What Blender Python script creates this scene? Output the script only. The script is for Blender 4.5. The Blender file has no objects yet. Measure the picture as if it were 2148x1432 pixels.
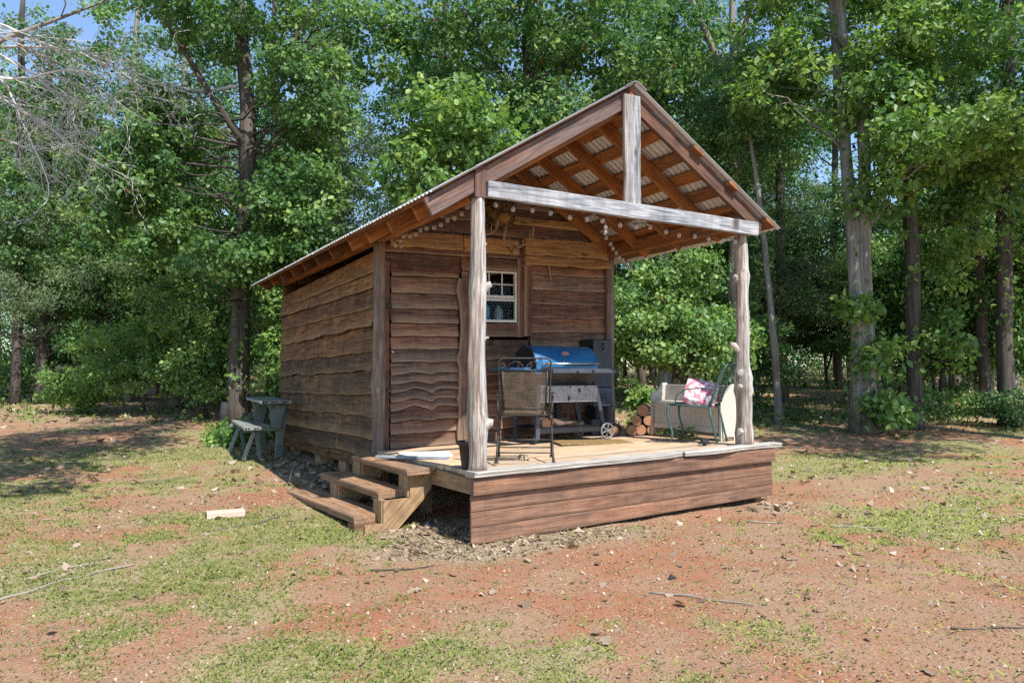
import bpy, math, random
import numpy as np
from mathutils import Vector, Matrix

# ------------------------------------------------------------------ camera, sky, sun, exposure
SC = bpy.context.scene
COL = SC.collection
CAM = (-2.835, -5.407, 0.798)
YAW, PITCH = 0.5287, 0.0385
cd = bpy.data.cameras.new('camera'); cam = bpy.data.objects.new('camera', cd); COL.objects.link(cam)
cam.location = CAM
cam.rotation_euler = (math.pi / 2 + PITCH, 0, -YAW)
cd.sensor_width = 36; cd.lens = 26.82; cd.clip_start = 0.05; cd.clip_end = 2000
SC.camera = cam
SUN_EL, SUN_AZ = math.radians(50), math.radians(5)      # azimuth measured from the porch's front towards its right
w = bpy.data.worlds.new('World'); SC.world = w; w.use_nodes = True
nt = w.node_tree; bg = nt.nodes['Background']
sk = nt.nodes.new('ShaderNodeTexSky'); sk.sky_type = 'NISHITA'; sk.sun_disc = False
sk.sun_elevation = SUN_EL; sk.sun_rotation = math.pi - SUN_AZ
sk.air_density = 1.0; sk.dust_density = 0.1; sk.ozone_density = 3.0
nt.links.new(sk.outputs[0], bg.inputs[0]); bg.inputs[1].default_value = 0.15
sd = bpy.data.lights.new('sun', 'SUN'); sun = bpy.data.objects.new('sun', sd); COL.objects.link(sun)
sd.energy = 4.7; sd.angle = math.radians(0.5); sd.color = (1.0, 0.955, 0.88)
sv = Vector((math.sin(SUN_AZ) * math.cos(SUN_EL), -math.cos(SUN_AZ) * math.cos(SUN_EL), math.sin(SUN_EL)))
sun.rotation_euler = sv.to_track_quat('Z', 'Y').to_euler()
SC.view_settings.view_transform = 'Standard'; SC.view_settings.look = 'None'
SC.view_settings.exposure = 0.62; SC.view_settings.gamma = 1.0
SC.cycles.max_bounces = 7; SC.cycles.diffuse_bounces = 4; SC.cycles.transmission_bounces = 4
SC.cycles.use_denoising = False; SC.cycles.use_adaptive_sampling = False; SC.cycles.sample_clamp_indirect = 4.0
SC.cycles.caustics_reflective = False; SC.cycles.caustics_refractive = False

RNG = np.random.default_rng(11)
random.seed(5)
SY, CY = math.sin(YAW), math.cos(YAW)

def W(d, l):                       # distance ahead of the yard's viewpoint and offset to the right -> world x, y
    return CAM[0] + d * SY + l * CY, CAM[1] + d * CY - l * SY
def DL(x, y):
    return (x - CAM[0]) * SY + (y - CAM[1]) * CY, (x - CAM[0]) * CY - (y - CAM[1]) * SY
def shz(x, y): return 0.0192 * x - 0.014 * y           # the old porch sits a little out of level

# ------------------------------------------------------------------ noise
def _hash(ix, iy, seed):
    h = (ix.astype(np.int64) * 374761393 + iy.astype(np.int64) * 668265263 + seed * 974634577) & 0x7fffffff
    h = ((h ^ (h >> 13)) * 1274126177) & 0x7fffffff
    return ((h ^ (h >> 16)) & 0xffff) / 65535.0
def vnoise(x, y, seed=0):
    x = np.asarray(x, float); y = np.asarray(y, float)
    ix = np.floor(x); iy = np.floor(y); fx = x - ix; fy = y - iy
    fx = fx * fx * (3 - 2 * fx); fy = fy * fy * (3 - 2 * fy)
    a = _hash(ix, iy, seed); b = _hash(ix + 1, iy, seed); c = _hash(ix, iy + 1, seed); d = _hash(ix + 1, iy + 1, seed)
    return (a * (1 - fx) + b * fx) * (1 - fy) + (c * (1 - fx) + d * fx) * fy
def fbm(x, y, seed=0, octv=4):
    s = 0; a = 0.5; t = 0
    for o in range(octv):
        s = s + a * vnoise(np.asarray(x) * 2 ** o + 17.3 * o, np.asarray(y) * 2 ** o - 9.1 * o, seed + o); t += a; a *= 0.5
    return s / t
def wav(u, seed, sc=1.0, octv=4):
    return float(fbm(np.array([u * sc + 3.7 * seed]), np.array([seed * 1.37]), seed % 97, octv)[0]) * 2 - 1
def sstep(a, b, x):
    t = np.clip((np.asarray(x, float) - a) / (b - a), 0, 1); return t * t * (3 - 2 * t)

# ------------------------------------------------------------------ ground shape
GD = np.array([-60, 0, 3, 6, 8, 11.5, 14, 20, 30, 50, 100, 500.])
GZ = np.array([-.85, -.66, -.62, -.565, -.48, -.37, -.18, .02, .28, .65, 1.3, 4.])
def gz(x, y):
    x = np.asarray(x, float); y = np.asarray(y, float)
    d, l = DL(x, y)
    z = np.interp(d - 0.4, GD, GZ) * .5 + np.interp(d + .4, GD, GZ) * .5
    near = np.clip(1 - np.abs(d - 8) / 40, 0.15, 1)
    z = z + (fbm(x * .55, y * .55, 3, 3) - .5) * .10 * near + (fbm(x * 3.1, y * 3.1, 8, 3) - .5) * .035 * near
    return z
def gz1(x, y): return float(gz(np.array([x]), np.array([y]))[0])

# ------------------------------------------------------------------ mesh building
class MB:
    def __init__(s): s.v = []; s.f = []; s.t = []; s.wm = []; s.m = []; s.sm = []; s.gr = []; s.ed = []
    def add(s, vs, fs, gr=None, tone=.5, warm=.5, edge=None, mat=0, smooth=False):
        b = len(s.v); s.v += [tuple(p) for p in vs]
        s.gr += [tuple(g) for g in (gr if gr is not None else vs)]
        s.ed += list(edge) if edge is not None else [0.0] * len(vs)
        for q in fs: s.f.append(tuple(b + i for i in q))
        n = len(fs); s.t += [tone] * n; s.wm += [warm] * n; s.m += [mat] * n; s.sm += [smooth] * n
    def build(s, name, mats, parent=None, shear=False, off=None):
        me = bpy.data.meshes.new(name)
        v = np.array(s.v, float)
        if shear: v[:, 2] += 0.0192 * v[:, 0] - 0.014 * v[:, 1]
        if off is not None: v = v - np.array(off, float)
        elif parent is not None and shear: v = v - np.array(root_loc(parent), float)
        me.from_pydata(v.tolist(), [], s.f)
        at = me.attributes.new('tone', 'FLOAT', 'FACE'); at.data.foreach_set('value', s.t)
        at = me.attributes.new('warm', 'FLOAT', 'FACE'); at.data.foreach_set('value', s.wm)
        at = me.attributes.new('edge', 'FLOAT', 'POINT'); at.data.foreach_set('value', s.ed)
        at = me.attributes.new('gr', 'FLOAT_VECTOR', 'POINT'); at.data.foreach_set('vector', np.array(s.gr, float).ravel())
        for m in (mats if isinstance(mats, (list, tuple)) else [mats]): me.materials.append(m)
        me.polygons.foreach_set('material_index', s.m); me.polygons.foreach_set('use_smooth', s.sm)
        me.update()
        o = bpy.data.objects.new(name, me); COL.objects.link(o)
        if parent is not None: o.parent = parent
        return o

def root_loc(o):
    p = Vector((0, 0, 0))
    while o is not None: p = p + o.location; o = o.parent
    return p
def tag(o, label=None, cat=None, group=None, kind=None):
    if label: o['label'] = label
    if cat: o['category'] = cat
    if group: o['group'] = group
    if kind: o['kind'] = kind
    return o
def empty(name, loc, rz=0, **k):
    o = bpy.data.objects.new(name, None); COL.objects.link(o); o.location = loc; o.rotation_euler = (0, 0, rz)
    o.empty_display_size = .1
    return tag(o, **k)
def nrm(v): v = np.array(v, float); return v / (np.linalg.norm(v) + 1e-12)

def loft(mb, secs, grs, closed=True, cap0=True, cap1=True, tone=.5, warm=.5, edges=None, mat=0, smooth=False):
    n = len(secs[0]); vs = []; gs = []; ed = []
    for i, s in enumerate(secs):
        vs += list(s); gs += list(grs[i]); ed += list(edges[i]) if edges is not None else [0.] * n
    fs = []
    for i in range(len(secs) - 1):
        for j in range(n if closed else n - 1):
            k = (j + 1) % n
            fs.append((i * n + j, i * n + k, (i + 1) * n + k, (i + 1) * n + j))
    if cap0: fs.append(tuple(range(n - 1, -1, -1)))
    if cap1: fs.append(tuple((len(secs) - 1) * n + j for j in range(n)))
    mb.add(vs, fs, gs, tone, warm, ed, mat, smooth)

def beam(mb, p0, p1, wd, ht, up=(0, 0, 1), bev=.005, wave=0.0, seed=0, tone=.5, warm=.5, seg=None, mat=0, wavelen=2.0, taper=1.0):
    """a timber from p0 to p1: wd across, ht along `up`; edges eased, faces slightly uneven"""
    p0 = np.array(p0, float); p1 = np.array(p1, float); ax = p1 - p0; L = np.linalg.norm(ax); ax = ax / L
    s = nrm(np.cross(ax, up)); u = np.cross(s, ax)
    n = seg or max(1, int(L / .12)) if (wave > 0 or seg) else 1
    off = np.array([seed * 3.17, seed * 1.71, seed * .93])
    secs = []; grs = []
    for i in range(n + 1):
        t = i / n; a = wd / 2 * (1 + (taper - 1) * t); b = ht / 2 * (1 + (taper - 1) * t)
        w1 = wave * wav(t * L, seed + 1, wavelen); w2 = wave * wav(t * L, seed + 2, wavelen); w3 = .3 * wave * wav(t * L, seed + 3, wavelen)
        c = p0 + ax * L * t
        pts = [(-a + bev + w3, -b + w1), (a - bev + w3, -b + w1), (a + w3, -b + bev + w1), (a + w3, b - bev + w2), (a - bev + w3, b + w2), (-a + bev + w3, b + w2), (-a + w3, b - bev + w2), (-a + w3, -b + bev + w1)]
        secs.append([c + s * x + u * y for x, y in pts])
        grs.append([(t * L + off[0], x + off[1], y + off[2]) for x, y in pts])
    loft(mb, secs, grs, tone=tone, warm=warm, mat=mat)

def box(mb, c, s, rz=0, tone=.5, warm=.5, mat=0, bev=.004, seed=0, axis=0):
    """block with centre c, size s, its grain along the given axis"""
    c = np.array(c, float); d = [np.array(q, float) for q in ((math.cos(rz), math.sin(rz), 0), (-math.sin(rz), math.cos(rz), 0), (0, 0, 1))]
    a = d[axis]; L = s[axis]
    if axis == 2: up = d[1]; wd, ht = s[0], s[1]
    else: up = d[2]; wd, ht = s[1 - axis], s[2]
    beam(mb, c - a * L / 2, c + a * L / 2, wd, ht, up, min(bev, wd * .3, ht * .3), 0, seed, tone, warm, mat=mat)

def tube(mb, path, rad, n=8, cap=True, rough=0.0, seed=0, tone=.5, warm=.5, mat=0, smooth=True, closed=False, gscale=1.0):
    P = [np.array(p, float) for p in path]; m = len(P)
    if not hasattr(rad, '__len__'): rad = [rad] * m
    secs = []; grs = []; L = 0; ref = None
    for i in range(m):
        if closed: t = P[(i + 1) % m] - P[i - 1]
        else: t = P[min(i + 1, m - 1)] - P[max(i - 1, 0)]
        t = nrm(t)
        if ref is None: ref = np.cross(t, (0, 0, 1.) if abs(t[2]) < .9 else (1., 0, 0))
        a = nrm(ref - np.dot(ref, t) * t); b = np.cross(t, a); ref = a
        if i: L += np.linalg.norm(P[i] - P[i - 1])
        sec = []; g = []
        for j in range(n):
            th = 2 * math.pi * j / n
            r = rad[i]
            if rough: r *= 1 + rough * (vnoise(np.array([math.cos(th) * 2.2 + L * 3.1]), np.array([math.sin(th) * 2.2 + seed * 5.3]), seed)[0] * 2 - 1)
            sec.append(P[i] + r * (math.cos(th) * a + math.sin(th) * b))
            g.append((L * gscale + seed * 2.7, rad[i] * math.cos(th) + seed, rad[i] * math.sin(th)))
        secs.append(sec); grs.append(g)
    if closed: secs.append(secs[0]); grs.append(grs[0])
    loft(mb, secs, grs, True, cap and not closed, cap and not closed, tone, warm, mat=mat, smooth=smooth)

def plank(mb, O, U, V, N, L, hb, ht, nb, ntp, seed, tone, warm, du=.06, edgew=1.0, bark=0.0):
    """lapped live-edge board on a wall: hb/ht(u) lower and upper edge heights, nb/ntp how far it stands out there"""
    O = np.array(O, float); U = np.array(U, float); V = np.array(V, float); N = np.array(N, float)
    n = max(2, int(L / du)); secs = []; grs = []; ed = []
    for i in range(n + 1):
        u = L * i / n; b = hb(u); t = max(ht(u), b + .012); m = (b + t) / 2
        bulge = .004 * wav(u, seed + 31, 1.2)
        pts = [(b + .006, 0), (b, nb * .55), (b + .004, nb), (min(b + .02, m), nb + .004), (m, (nb + ntp) / 2 + .003 + bulge), (max(t - .015, m + .001), ntp + .001), (t, ntp - .003), (t, 0)]
        secs.append([O + U * u + V * p + N * q for p, q in pts])
        grs.append([(u + seed * 2.31, p + seed * .77, q) for p, q in pts])
        ed.append([edgew + bark, edgew + bark, edgew + bark, .6 * edgew if bark else .35 * edgew, 0, 0, 0, 0])  # bark adds a dark lower rim: bark line and painted lap shade together
    loft(mb, secs, grs, tone=tone, warm=warm, edges=ed)

def lathe(mb, prof, c, n=20, tone=.5, mat=0, smooth=True, warm=.5):
    c = np.array(c, float); secs = []
    for r, z in prof: secs.append([c + np.array((r * math.cos(2 * math.pi * j / n), r * math.sin(2 * math.pi * j / n), z)) for j in range(n)])
    loft(mb, secs, secs, tone=tone, mat=mat, smooth=smooth, warm=warm)

def poly_mesh(name, verts, loop_verts, loop_start, mats, tone=None, smooth=False, parent=None, hue=None):
    me = bpy.data.meshes.new(name)
    me.vertices.add(len(verts)); me.vertices.foreach_set('co', np.ascontiguousarray(verts, np.float32).ravel())
    me.loops.add(len(loop_verts)); me.loops.foreach_set('vertex_index', np.ascontiguousarray(loop_verts, np.int32))
    me.polygons.add(len(loop_start)); me.polygons.foreach_set('loop_start', np.ascontiguousarray(loop_start, np.int32))
    me.update(calc_edges=True)
    if tone is not None:
        a = me.attributes.new('tone', 'FLOAT', 'FACE'); a.data.foreach_set('value', np.ascontiguousarray(tone, np.float32))
    if hue is not None:
        a = me.attributes.new('warm', 'FLOAT', 'FACE'); a.data.foreach_set('value', np.ascontiguousarray(hue, np.float32))
    for m in (mats if isinstance(mats, (list, tuple)) else [mats]): me.materials.append(m)
    o = bpy.data.objects.new(name, me); COL.objects.link(o)
    if parent is not None: o.parent = parent
    return o

# ------------------------------------------------------------------ materials
def newmat(name):
    m = bpy.data.materials.new(name); m.use_nodes = True
    t = m.node_tree; b = t.nodes['Principled BSDF']
    return m, t, b
class NT:
    def __init__(s, t): s.t = t
    def n(s, typ, **k):
        q = s.t.nodes.new(typ)
        for a, b in k.items(): setattr(q, a, b)
        return q
    def val(s, sock, x):
        if hasattr(x, 'links') or isinstance(x, bpy.types.NodeSocket): s.t.links.new(x, sock)
        elif isinstance(x, (tuple, list)) and len(x) == 3 and sock.type == 'RGBA': sock.default_value = (*x, 1)
        else: sock.default_value = x
    def math(s, op, a, b=0.5, clamp=False):
        q = s.n('ShaderNodeMath', operation=op); q.use_clamp = clamp; s.val(q.inputs[0], a); s.val(q.inputs[1], b); return q.outputs[0]
    def mix(s, f, a, b, mode='MIX'):
        q = s.n('ShaderNodeMix', data_type='RGBA', blend_type=mode); s.val(q.inputs[0], f); s.val(q.inputs[6], a); s.val(q.inputs[7], b); return q.outputs[2]
    def attr(s, name, out='Fac'): return s.n('ShaderNodeAttribute', attribute_name=name).outputs[out]
    def noise(s, vec, scale, detail=4, rough=.55, dist=0.0):
        q = s.n('ShaderNodeTexNoise'); s.t.links.new(vec, q.inputs['Vector']); q.inputs['Scale'].default_value = scale
        q.inputs['Detail'].default_value = detail; q.inputs['Roughness'].default_value = rough; q.inputs['Distortion'].default_value = dist
        return q.outputs['Fac']
    def vmul(s, v, k):
        q = s.n('ShaderNodeVectorMath', operation='MULTIPLY'); s.t.links.new(v, q.inputs[0]); q.inputs[1].default_value = k; return q.outputs[0]
    def ss(s, x, a, b):
        q = s.n('ShaderNodeMapRange', interpolation_type='SMOOTHSTEP'); s.val(q.inputs[0], x); q.inputs[1].default_value = a; q.inputs[2].default_value = b; return q.outputs[0]
    def bump(s, h, strength, dist=.01):
        q = s.n('ShaderNodeBump'); s.val(q.inputs['Height'], h); q.inputs['Strength'].default_value = strength; q.inputs['Distance'].default_value = dist; return q.outputs[0]

def wood(name, cool=((.07, .06, .055), (.2, .18, .165)), warm=((.09, .045, .022), (.3, .165, .08)), edgec=(.32, .25, .18), knots=.8, rough=.85, bump=.5, fine=1.0, bark=0.0, spec=.25, bs=16, stain=0.0):
    m, t, b = newmat(name); N = NT(t)
    g = N.attr('gr', 'Vector'); tone = N.attr('tone'); wm = N.attr('warm'); ed = N.attr('edge')
    g1 = N.noise(N.vmul(g, (2.6 * fine, 34 * fine, 34 * fine)), 1, 5, .66, .6)
    g2 = N.noise(N.vmul(g, (1.3, 7, 7)), 1, 4, .6, .6)
    g3 = N.noise(N.vmul(g, (3.5 * fine, 130 * fine, 130 * fine)), 1, 3, .6)
    gr = N.math('ADD', N.math('MULTIPLY', g1, .6), N.math('MULTIPLY', g3, .4))
    f = N.ss(gr, .33, .68)
    cw = N.mix(f, warm[0], warm[1]); cc = N.mix(f, cool[0], cool[1])
    wf = N.math('ADD', wm, N.math('MULTIPLY', N.math('SUBTRACT', g2, .5), 1.5), True)
    c = N.mix(wf, cc, cw)
    g4 = N.noise(N.vmul(g, (2.2, 3.2, 3.2)), 1, 4, .65)
    br = N.math('ADD', N.math('MULTIPLY', tone, 1.1), N.math('ADD', N.math('MULTIPLY', g2, .7), N.math('MULTIPLY', N.math('SUBTRACT', g4, .36), .75)))
    c = N.mix(1.0, c, br, 'MULTIPLY')
    if stain:
        sv = N.noise(N.vmul(g, (9, 1.1, 1)), 1, 4, .65); st = N.math('ADD', N.math('MULTIPLY', N.ss(sv, .3, .66), stain), 1 - stain * .62)
        c = N.mix(1.0, c, st, 'MULTIPLY')
    if knots:
        v = N.n('ShaderNodeTexVoronoi', feature='F1'); t.links.new(N.vmul(g, (2.3, 6.5, 1.5)), v.inputs['Vector']); v.inputs['Scale'].default_value = 1
        v.inputs['Randomness'].default_value = 1
        k = N.math('MULTIPLY', N.math('SUBTRACT', 1.0, N.ss(v.outputs['Distance'], .05, .17)), knots)
        c = N.mix(k, c, (.035, .02, .014))
    bark_shade = N.ss(ed, 1.25, 1.6); ed = N.math('MULTIPLY', N.math('MINIMUM', ed, 1.0), N.math('SUBTRACT', 1.0, bark_shade))
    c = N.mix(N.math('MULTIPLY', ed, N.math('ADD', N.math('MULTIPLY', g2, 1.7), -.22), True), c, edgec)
    c = N.mix(N.math('MULTIPLY', bark_shade, .8), c, (.022, .014, .01))  # near-black edge line: bark, with shade under the lap put into the colour
    if bark:
        sp = N.ss(N.noise(N.vmul(g, (2.2, bs, bs)), 1, 4, .6), .47, .58)
        c = N.mix(N.math('MULTIPLY', sp, bark), c, (.14, .085, .055))
    t.links.new(c, b.inputs['Base Color']); b.inputs['Roughness'].default_value = rough
    b.inputs['Specular IOR Level'].default_value = spec
    t.links.new(N.bump(gr, bump, .006), b.inputs['Normal'])
    return m

M = {}
M['side'] = wood('weathered siding', ((.045, .03, .02), (.17, .115, .07)), ((.08, .028, .008), (.40, .185, .062)), (.46, .31, .17), bump=.9, stain=.45)
M['front'] = wood('porch siding', ((.06, .042, .034), (.23, .165, .13)), ((.07, .022, .011), (.33, .13, .062)), (.46, .33, .23), bump=.9, stain=.35)
M['slab'] = wood('live edge slab', ((.12, .08, .05), (.3, .2, .13)), ((.16, .07, .025), (.48, .25, .09)), (.42, .28, .14), knots=.9)
M['roofwood'] = wood('roof timber', ((.10, .06, .04), (.24, .15, .1)), ((.19, .062, .016), (.46, .18, .05)), (.4, .22, .1), knots=.5)
M['rakewood'] = wood('weathered rake board', ((.06, .048, .045), (.18, .145, .135)), ((.085, .036, .02), (.22, .105, .065)), knots=.5)
M['greywood'] = wood('silver grey timber', ((.07, .075, .085), (.38, .39, .41)), ((.09, .08, .075), (.40, .37, .34)), knots=.8, bump=.9, stain=.3)
M['post'] = wood('cedar post', ((.20, .185, .17), (.52, .49, .45)), ((.14, .095, .065), (.46, .36, .28)), (.50, .51, .52), knots=.2, bump=1.0, fine=1.1, bark=.7, bs=42)
M['cpost'] = wood('old corner post', ((.13, .11, .1), (.3, .26, .235)), ((.12, .07, .045), (.28, .18, .12)), knots=.3, bump=.9, fine=1.1, bark=.6, bs=42)
M['stub'] = wood('bare silver wood', ((.2, .185, .17), (.5, .47, .43)), ((.22, .17, .13), (.48, .41, .34)), knots=.3, fine=1., bump=.9, bark=.3, bs=30)
M['deck'] = wood('deck boards', ((.3, .24, .19), (.55, .47, .38)), ((.38, .24, .13), (.68, .47, .28)), knots=.35, rough=.75, bump=.4)
M['cap'] = wood('grey deck edge', ((.19, .18, .17), (.50, .48, .44)), ((.24, .18, .13), (.50, .42, .34)), (.5, .45, .4), knots=.6, bump=.8)
M['skirt'] = wood('red brown skirt boards', ((.09, .06, .046), (.22, .145, .11)), ((.12, .052, .03), (.31, .155, .09)), knots=.5, stain=.2, rough=.7)
M['step'] = wood('worn step boards', ((.10, .085, .07), (.34, .28, .22)), ((.17, .075, .03), (.48, .26, .13)), (.2, .15, .11), knots=.5, bump=1.0)
M['pine'] = wood('weathered framing', ((.17, .12, .075), (.36, .26, .165)), ((.22, .125, .06), (.46, .29, .15)), knots=.4, stain=.3)
M['log'] = wood('firewood bark', ((.1, .07, .055), (.26, .19, .15)), ((.14, .07, .04), (.34, .2, .12)), knots=0, bump=1.0, fine=.4, bark=.4)
M['cutend'] = wood('cut wood ends', ((.3, .15, .08), (.46, .26, .15)), ((.34, .14, .07), (.5, .26, .14)), knots=0)
M['paver'] = wood('pale slab', ((.5, .4, .33), (.66, .55, .46)), ((.5, .38, .3), (.68, .55, .45)), knots=0, bump=.3)
M['bark'] = wood('oak bark', ((.035, .032, .03), (.12, .11, .1)), ((.06, .045, .035), (.16, .12, .09)), knots=.2, bump=1.0, fine=.35)
M['palebark'] = wood('pale bark', ((.12, .115, .105), (.36, .35, .32)), ((.14, .115, .09), (.32, .27, .22)), knots=.2, bump=1.0, fine=.4)
M['twig'] = wood('dead grey twigs', ((.36, .36, .35), (.62, .61, .60)), ((.36, .34, .32), (.58, .55, .52)), knots=0, fine=.4)
M['stick'] = wood('old fallen sticks', ((.16, .145, .125), (.36, .33, .29)), ((.18, .14, .1), (.36, .29, .21)), knots=0, fine=.6)
M['antler'] = wood('antler bone', ((.2, .14, .08), (.4, .3, .2)), ((.2, .13, .07), (.38, .27, .16)), knots=0)

def plain(name, col, rough=.5, metal=0., spec=.5, var=.15, sc=8., bump=0.0, col2=None):
    m, t, b = newmat(name); N = NT(t)
    co = N.n('ShaderNodeTexCoord').outputs['Object']
    nz = N.noise(co, sc, 5, .6)
    c2 = col2 or tuple(x * (1 - var * 2) for x in col)
    c = N.mix(N.ss(nz, .35, .7), col, c2)
    t.links.new(c, b.inputs['Base Color']); b.inputs['Metallic'].default_value = metal; b.inputs['Specular IOR Level'].default_value = spec
    t.links.new(N.math('ADD', N.math('MULTIPLY', N.noise(co, sc * 2.3, 4), .3), rough - .15), b.inputs['Roughness'])
    if bump: t.links.new(N.bump(N.noise(co, sc * 6, 3), bump, .004), b.inputs['Normal'])
    return m
M['roof'] = plain('galvanised roof sheet', (.57, .58, .60), .45, .25, .5, .08, 3.)
M['blue'] = plain('blue enamel', (.01, .135, .33), .28, 0, .6, .1, 5.)
M['black'] = plain('black painted steel', (.022, .023, .027), .5, 0, .45, .2, 9.)
M['steel'] = plain('slate grey steel', (.075, .085, .105), .45, .2, .5, .2, 7.)
M['barrel'] = plain('grey brown steel', (.15, .125, .105), .55, .1, .4, .2, 4.)
M['chrome'] = plain('brushed steel', (.62, .62, .62), .3, .9, .5, .05)
M['iron'] = plain('dark wrought iron', (.05, .045, .038), .5, .1, .45, .3, 15.)
M['mesh'] = plain('expanded metal', (.19, .14, .095), .5, .2, .45, .2, 20.)
M['meshlight'] = plain('grey expanded metal', (.3, .3, .33), .4, .4, .5, .15, 20.)
M['green'] = plain('faded green iron', (.03, .08, .072), .5, .05, .5, .3, 18., col2=(.06, .13, .12))
M['white'] = plain('cream painted boards', (.56, .52, .45), .5, 0, .4, .05, 4.)
M['whitetrim'] = plain('off white vinyl', (.62, .6, .55), .45, 0, .4, .06, 6.)
M['board'] = plain('white melamine board', (.78, .78, .77), .4, 0, .4, .04, 5.)
M['greyboard'] = plain('grey edge board', (.3, .34, .38), .6, 0, .3, .15, 8.)
M['concrete'] = plain('concrete block', (.3, .25, .2), .95, 0, .2, .2, 9., .5)
M['pot'] = plain('dark brown pot', (.055, .04, .036), .5, 0, .4, .15)
M['mat'] = plain('coir mat', (.33, .22, .1), .98, 0, .1, .25, 40., .8)
M['table'] = plain('green grey plastic planks', (.29, .31, .29), .55, 0, .4, .12, 7.)
M['tablegreen'] = plain('green plastic legs', (.15, .185, .165), .5, 0, .4, .15, 6.)
M['hole'] = plain('dark hollow', (.01, .01, .01), .9, 0, .1, .1)
M['burl'] = plain('dark burl', (.04, .028, .02), .95, 0, .1, .3, 22., 1.0, col2=(.2, .11, .045))
M['golden'] = plain('golden straw', (.38, .22, .08), .95, 0, .1, .3, 40., 1.0)
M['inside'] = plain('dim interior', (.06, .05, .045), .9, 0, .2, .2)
M['cord'] = plain('black cord', (.02, .02, .02), .6)
M['brass'] = plain('bulb cap', (.1, .09, .08), .4, .6)
M['pinklogo'] = plain('red badge', (.55, .08, .12), .4, 0, .5, .1)
M['whitelogo'] = plain('badge lettering', (.75, .68, .68), .4)
M['stone'] = plain('grey stone', (.2, .19, .19), .9, 0, .2, .2, 20., .5)
M['charcoal'] = plain('charcoal grey', (.05, .05, .055), .9, 0, .2, .2, 12., .3)
m, t, b = newmat('clear glass'); N = NT(t); b.inputs['Base Color'].default_value = (.85, .83, .8, 1); b.inputs['Roughness'].default_value = .05
lw = N.n('ShaderNodeLayerWeight'); lw.inputs['Blend'].default_value = .35; tp = N.n('ShaderNodeBsdfTransparent'); mx = N.n('ShaderNodeMixShader')
t.links.new(N.math('ADD', N.math('MULTIPLY', lw.outputs['Facing'], .8), .12, True), mx.inputs[0]); t.links.new(tp.outputs[0], mx.inputs[1]); t.links.new(b.outputs[0], mx.inputs[2])
t.links.new(mx.outputs[0], [q for q in t.nodes if q.type == 'OUTPUT_MATERIAL'][0].inputs[0]); M['bulb'] = m
m, t, b = newmat('window glass'); b.inputs['Base Color'].default_value = (.012, .02, .026, 1); b.inputs['Roughness'].default_value = .06
b.inputs['Specular IOR Level'].default_value = .9; M['glass'] = m

# pink and white flowered cushion
m, t, b = newmat('flowered cloth'); N = NT(t); co = N.n('ShaderNodeTexCoord').outputs['Object']
v = N.n('ShaderNodeTexVoronoi', feature='F1'); t.links.new(co, v.inputs['Vector']); v.inputs['Scale'].default_value = 21
nz = N.noise(co, 26, 3, .6)
fl = N.math('SUBTRACT', 1.0, N.ss(N.math('ADD', v.outputs['Distance'], N.math('MULTIPLY', nz, .5)), .64, .88))
c = N.mix(fl, (.70, .24, .32), (.90, .81, .80)); c = N.mix(N.ss(N.noise(co, 55, 2), .6, .66), c, (.16, .05, .09))
t.links.new(c, b.inputs['Base Color']); b.inputs['Roughness'].default_value = .95; b.inputs['Specular IOR Level'].default_value = .1; M['cloth'] = m

# diamond pattern pressed into steel (grill hopper)
m, t, b = newmat('pressed diamond steel'); N = NT(t); co = N.n('ShaderNodeTexCoord').outputs['Object']
sx = N.n('ShaderNodeSeparateXYZ'); t.links.new(co, sx.inputs[0])
h = N.math('ADD', sx.outputs[0], sx.outputs[1])
s1 = N.math('SINE', N.math('MULTIPLY', N.math('ADD', h, sx.outputs[2]), 230.)); s2 = N.math('SINE', N.math('MULTIPLY', N.math('SUBTRACT', h, sx.outputs[2]), 230.))
pm = N.math('MULTIPLY', s1, s2)
t.links.new(N.mix(N.ss(pm, .0, .3), (.03, .034, .042), (.085, .095, .115)), b.inputs['Base Color']); b.inputs['Roughness'].default_value = .45
t.links.new(N.bump(pm, .6, .004), b.inputs['Normal']); M['diamond'] = m

def leafmat(name, dark, mid, light, trans=.32, rough=.42, spec=.45, brown=0.0, upn=0.0):
    m, t, b = newmat(name); N = NT(t)
    tone = N.attr('tone'); hue = N.attr('warm')
    c = N.mix(N.ss(tone, 0, .55), dark, mid); c = N.mix(N.ss(tone, .5, 1.), c, light)
    if brown: c = N.mix(N.math('GREATER_THAN', hue, 1 - brown), c, (.16, .07, .03))
    t.links.new(c, b.inputs['Base Color']); b.inputs['Roughness'].default_value = rough; b.inputs['Specular IOR Level'].default_value = spec
    tr = N.n('ShaderNodeBsdfTranslucent'); t.links.new(N.mix(.5, c, N.mix(1., c, (2.2, 2.4, .8), 'MULTIPLY')), tr.inputs[0])
    mx = N.n('ShaderNodeMixShader'); mx.inputs[0].default_value = trans
    if upn:
        ge = N.n('ShaderNodeNewGeometry'); vm = N.n('ShaderNodeMix', data_type='VECTOR'); vm.inputs[0].default_value = upn
        t.links.new(ge.outputs['Normal'], vm.inputs[4]); vm.inputs[5].default_value = (0, 0, 1)
        vn = N.n('ShaderNodeVectorMath', operation='NORMALIZE'); t.links.new(vm.outputs[1], vn.inputs[0]); t.links.new(vn.outputs[0], b.inputs['Normal'])
    t.links.new(b.outputs[0], mx.inputs[1]); t.links.new(tr.outputs[0], mx.inputs[2])
    out = [q for q in t.nodes if q.type == 'OUTPUT_MATERIAL'][0]; t.links.new(mx.outputs[0], out.inputs[0])
    return m
M['leaf'] = leafmat('oak leaves', (.028, .08, .035), (.096, .20, .064), (.29, .41, .125), .36, .45, .4, brown=.003)
M['leafdark'] = leafmat('dark leaves', (.025, .075, .038), (.085, .185, .07), (.25, .37, .125), .34, .45, .4)
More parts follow.
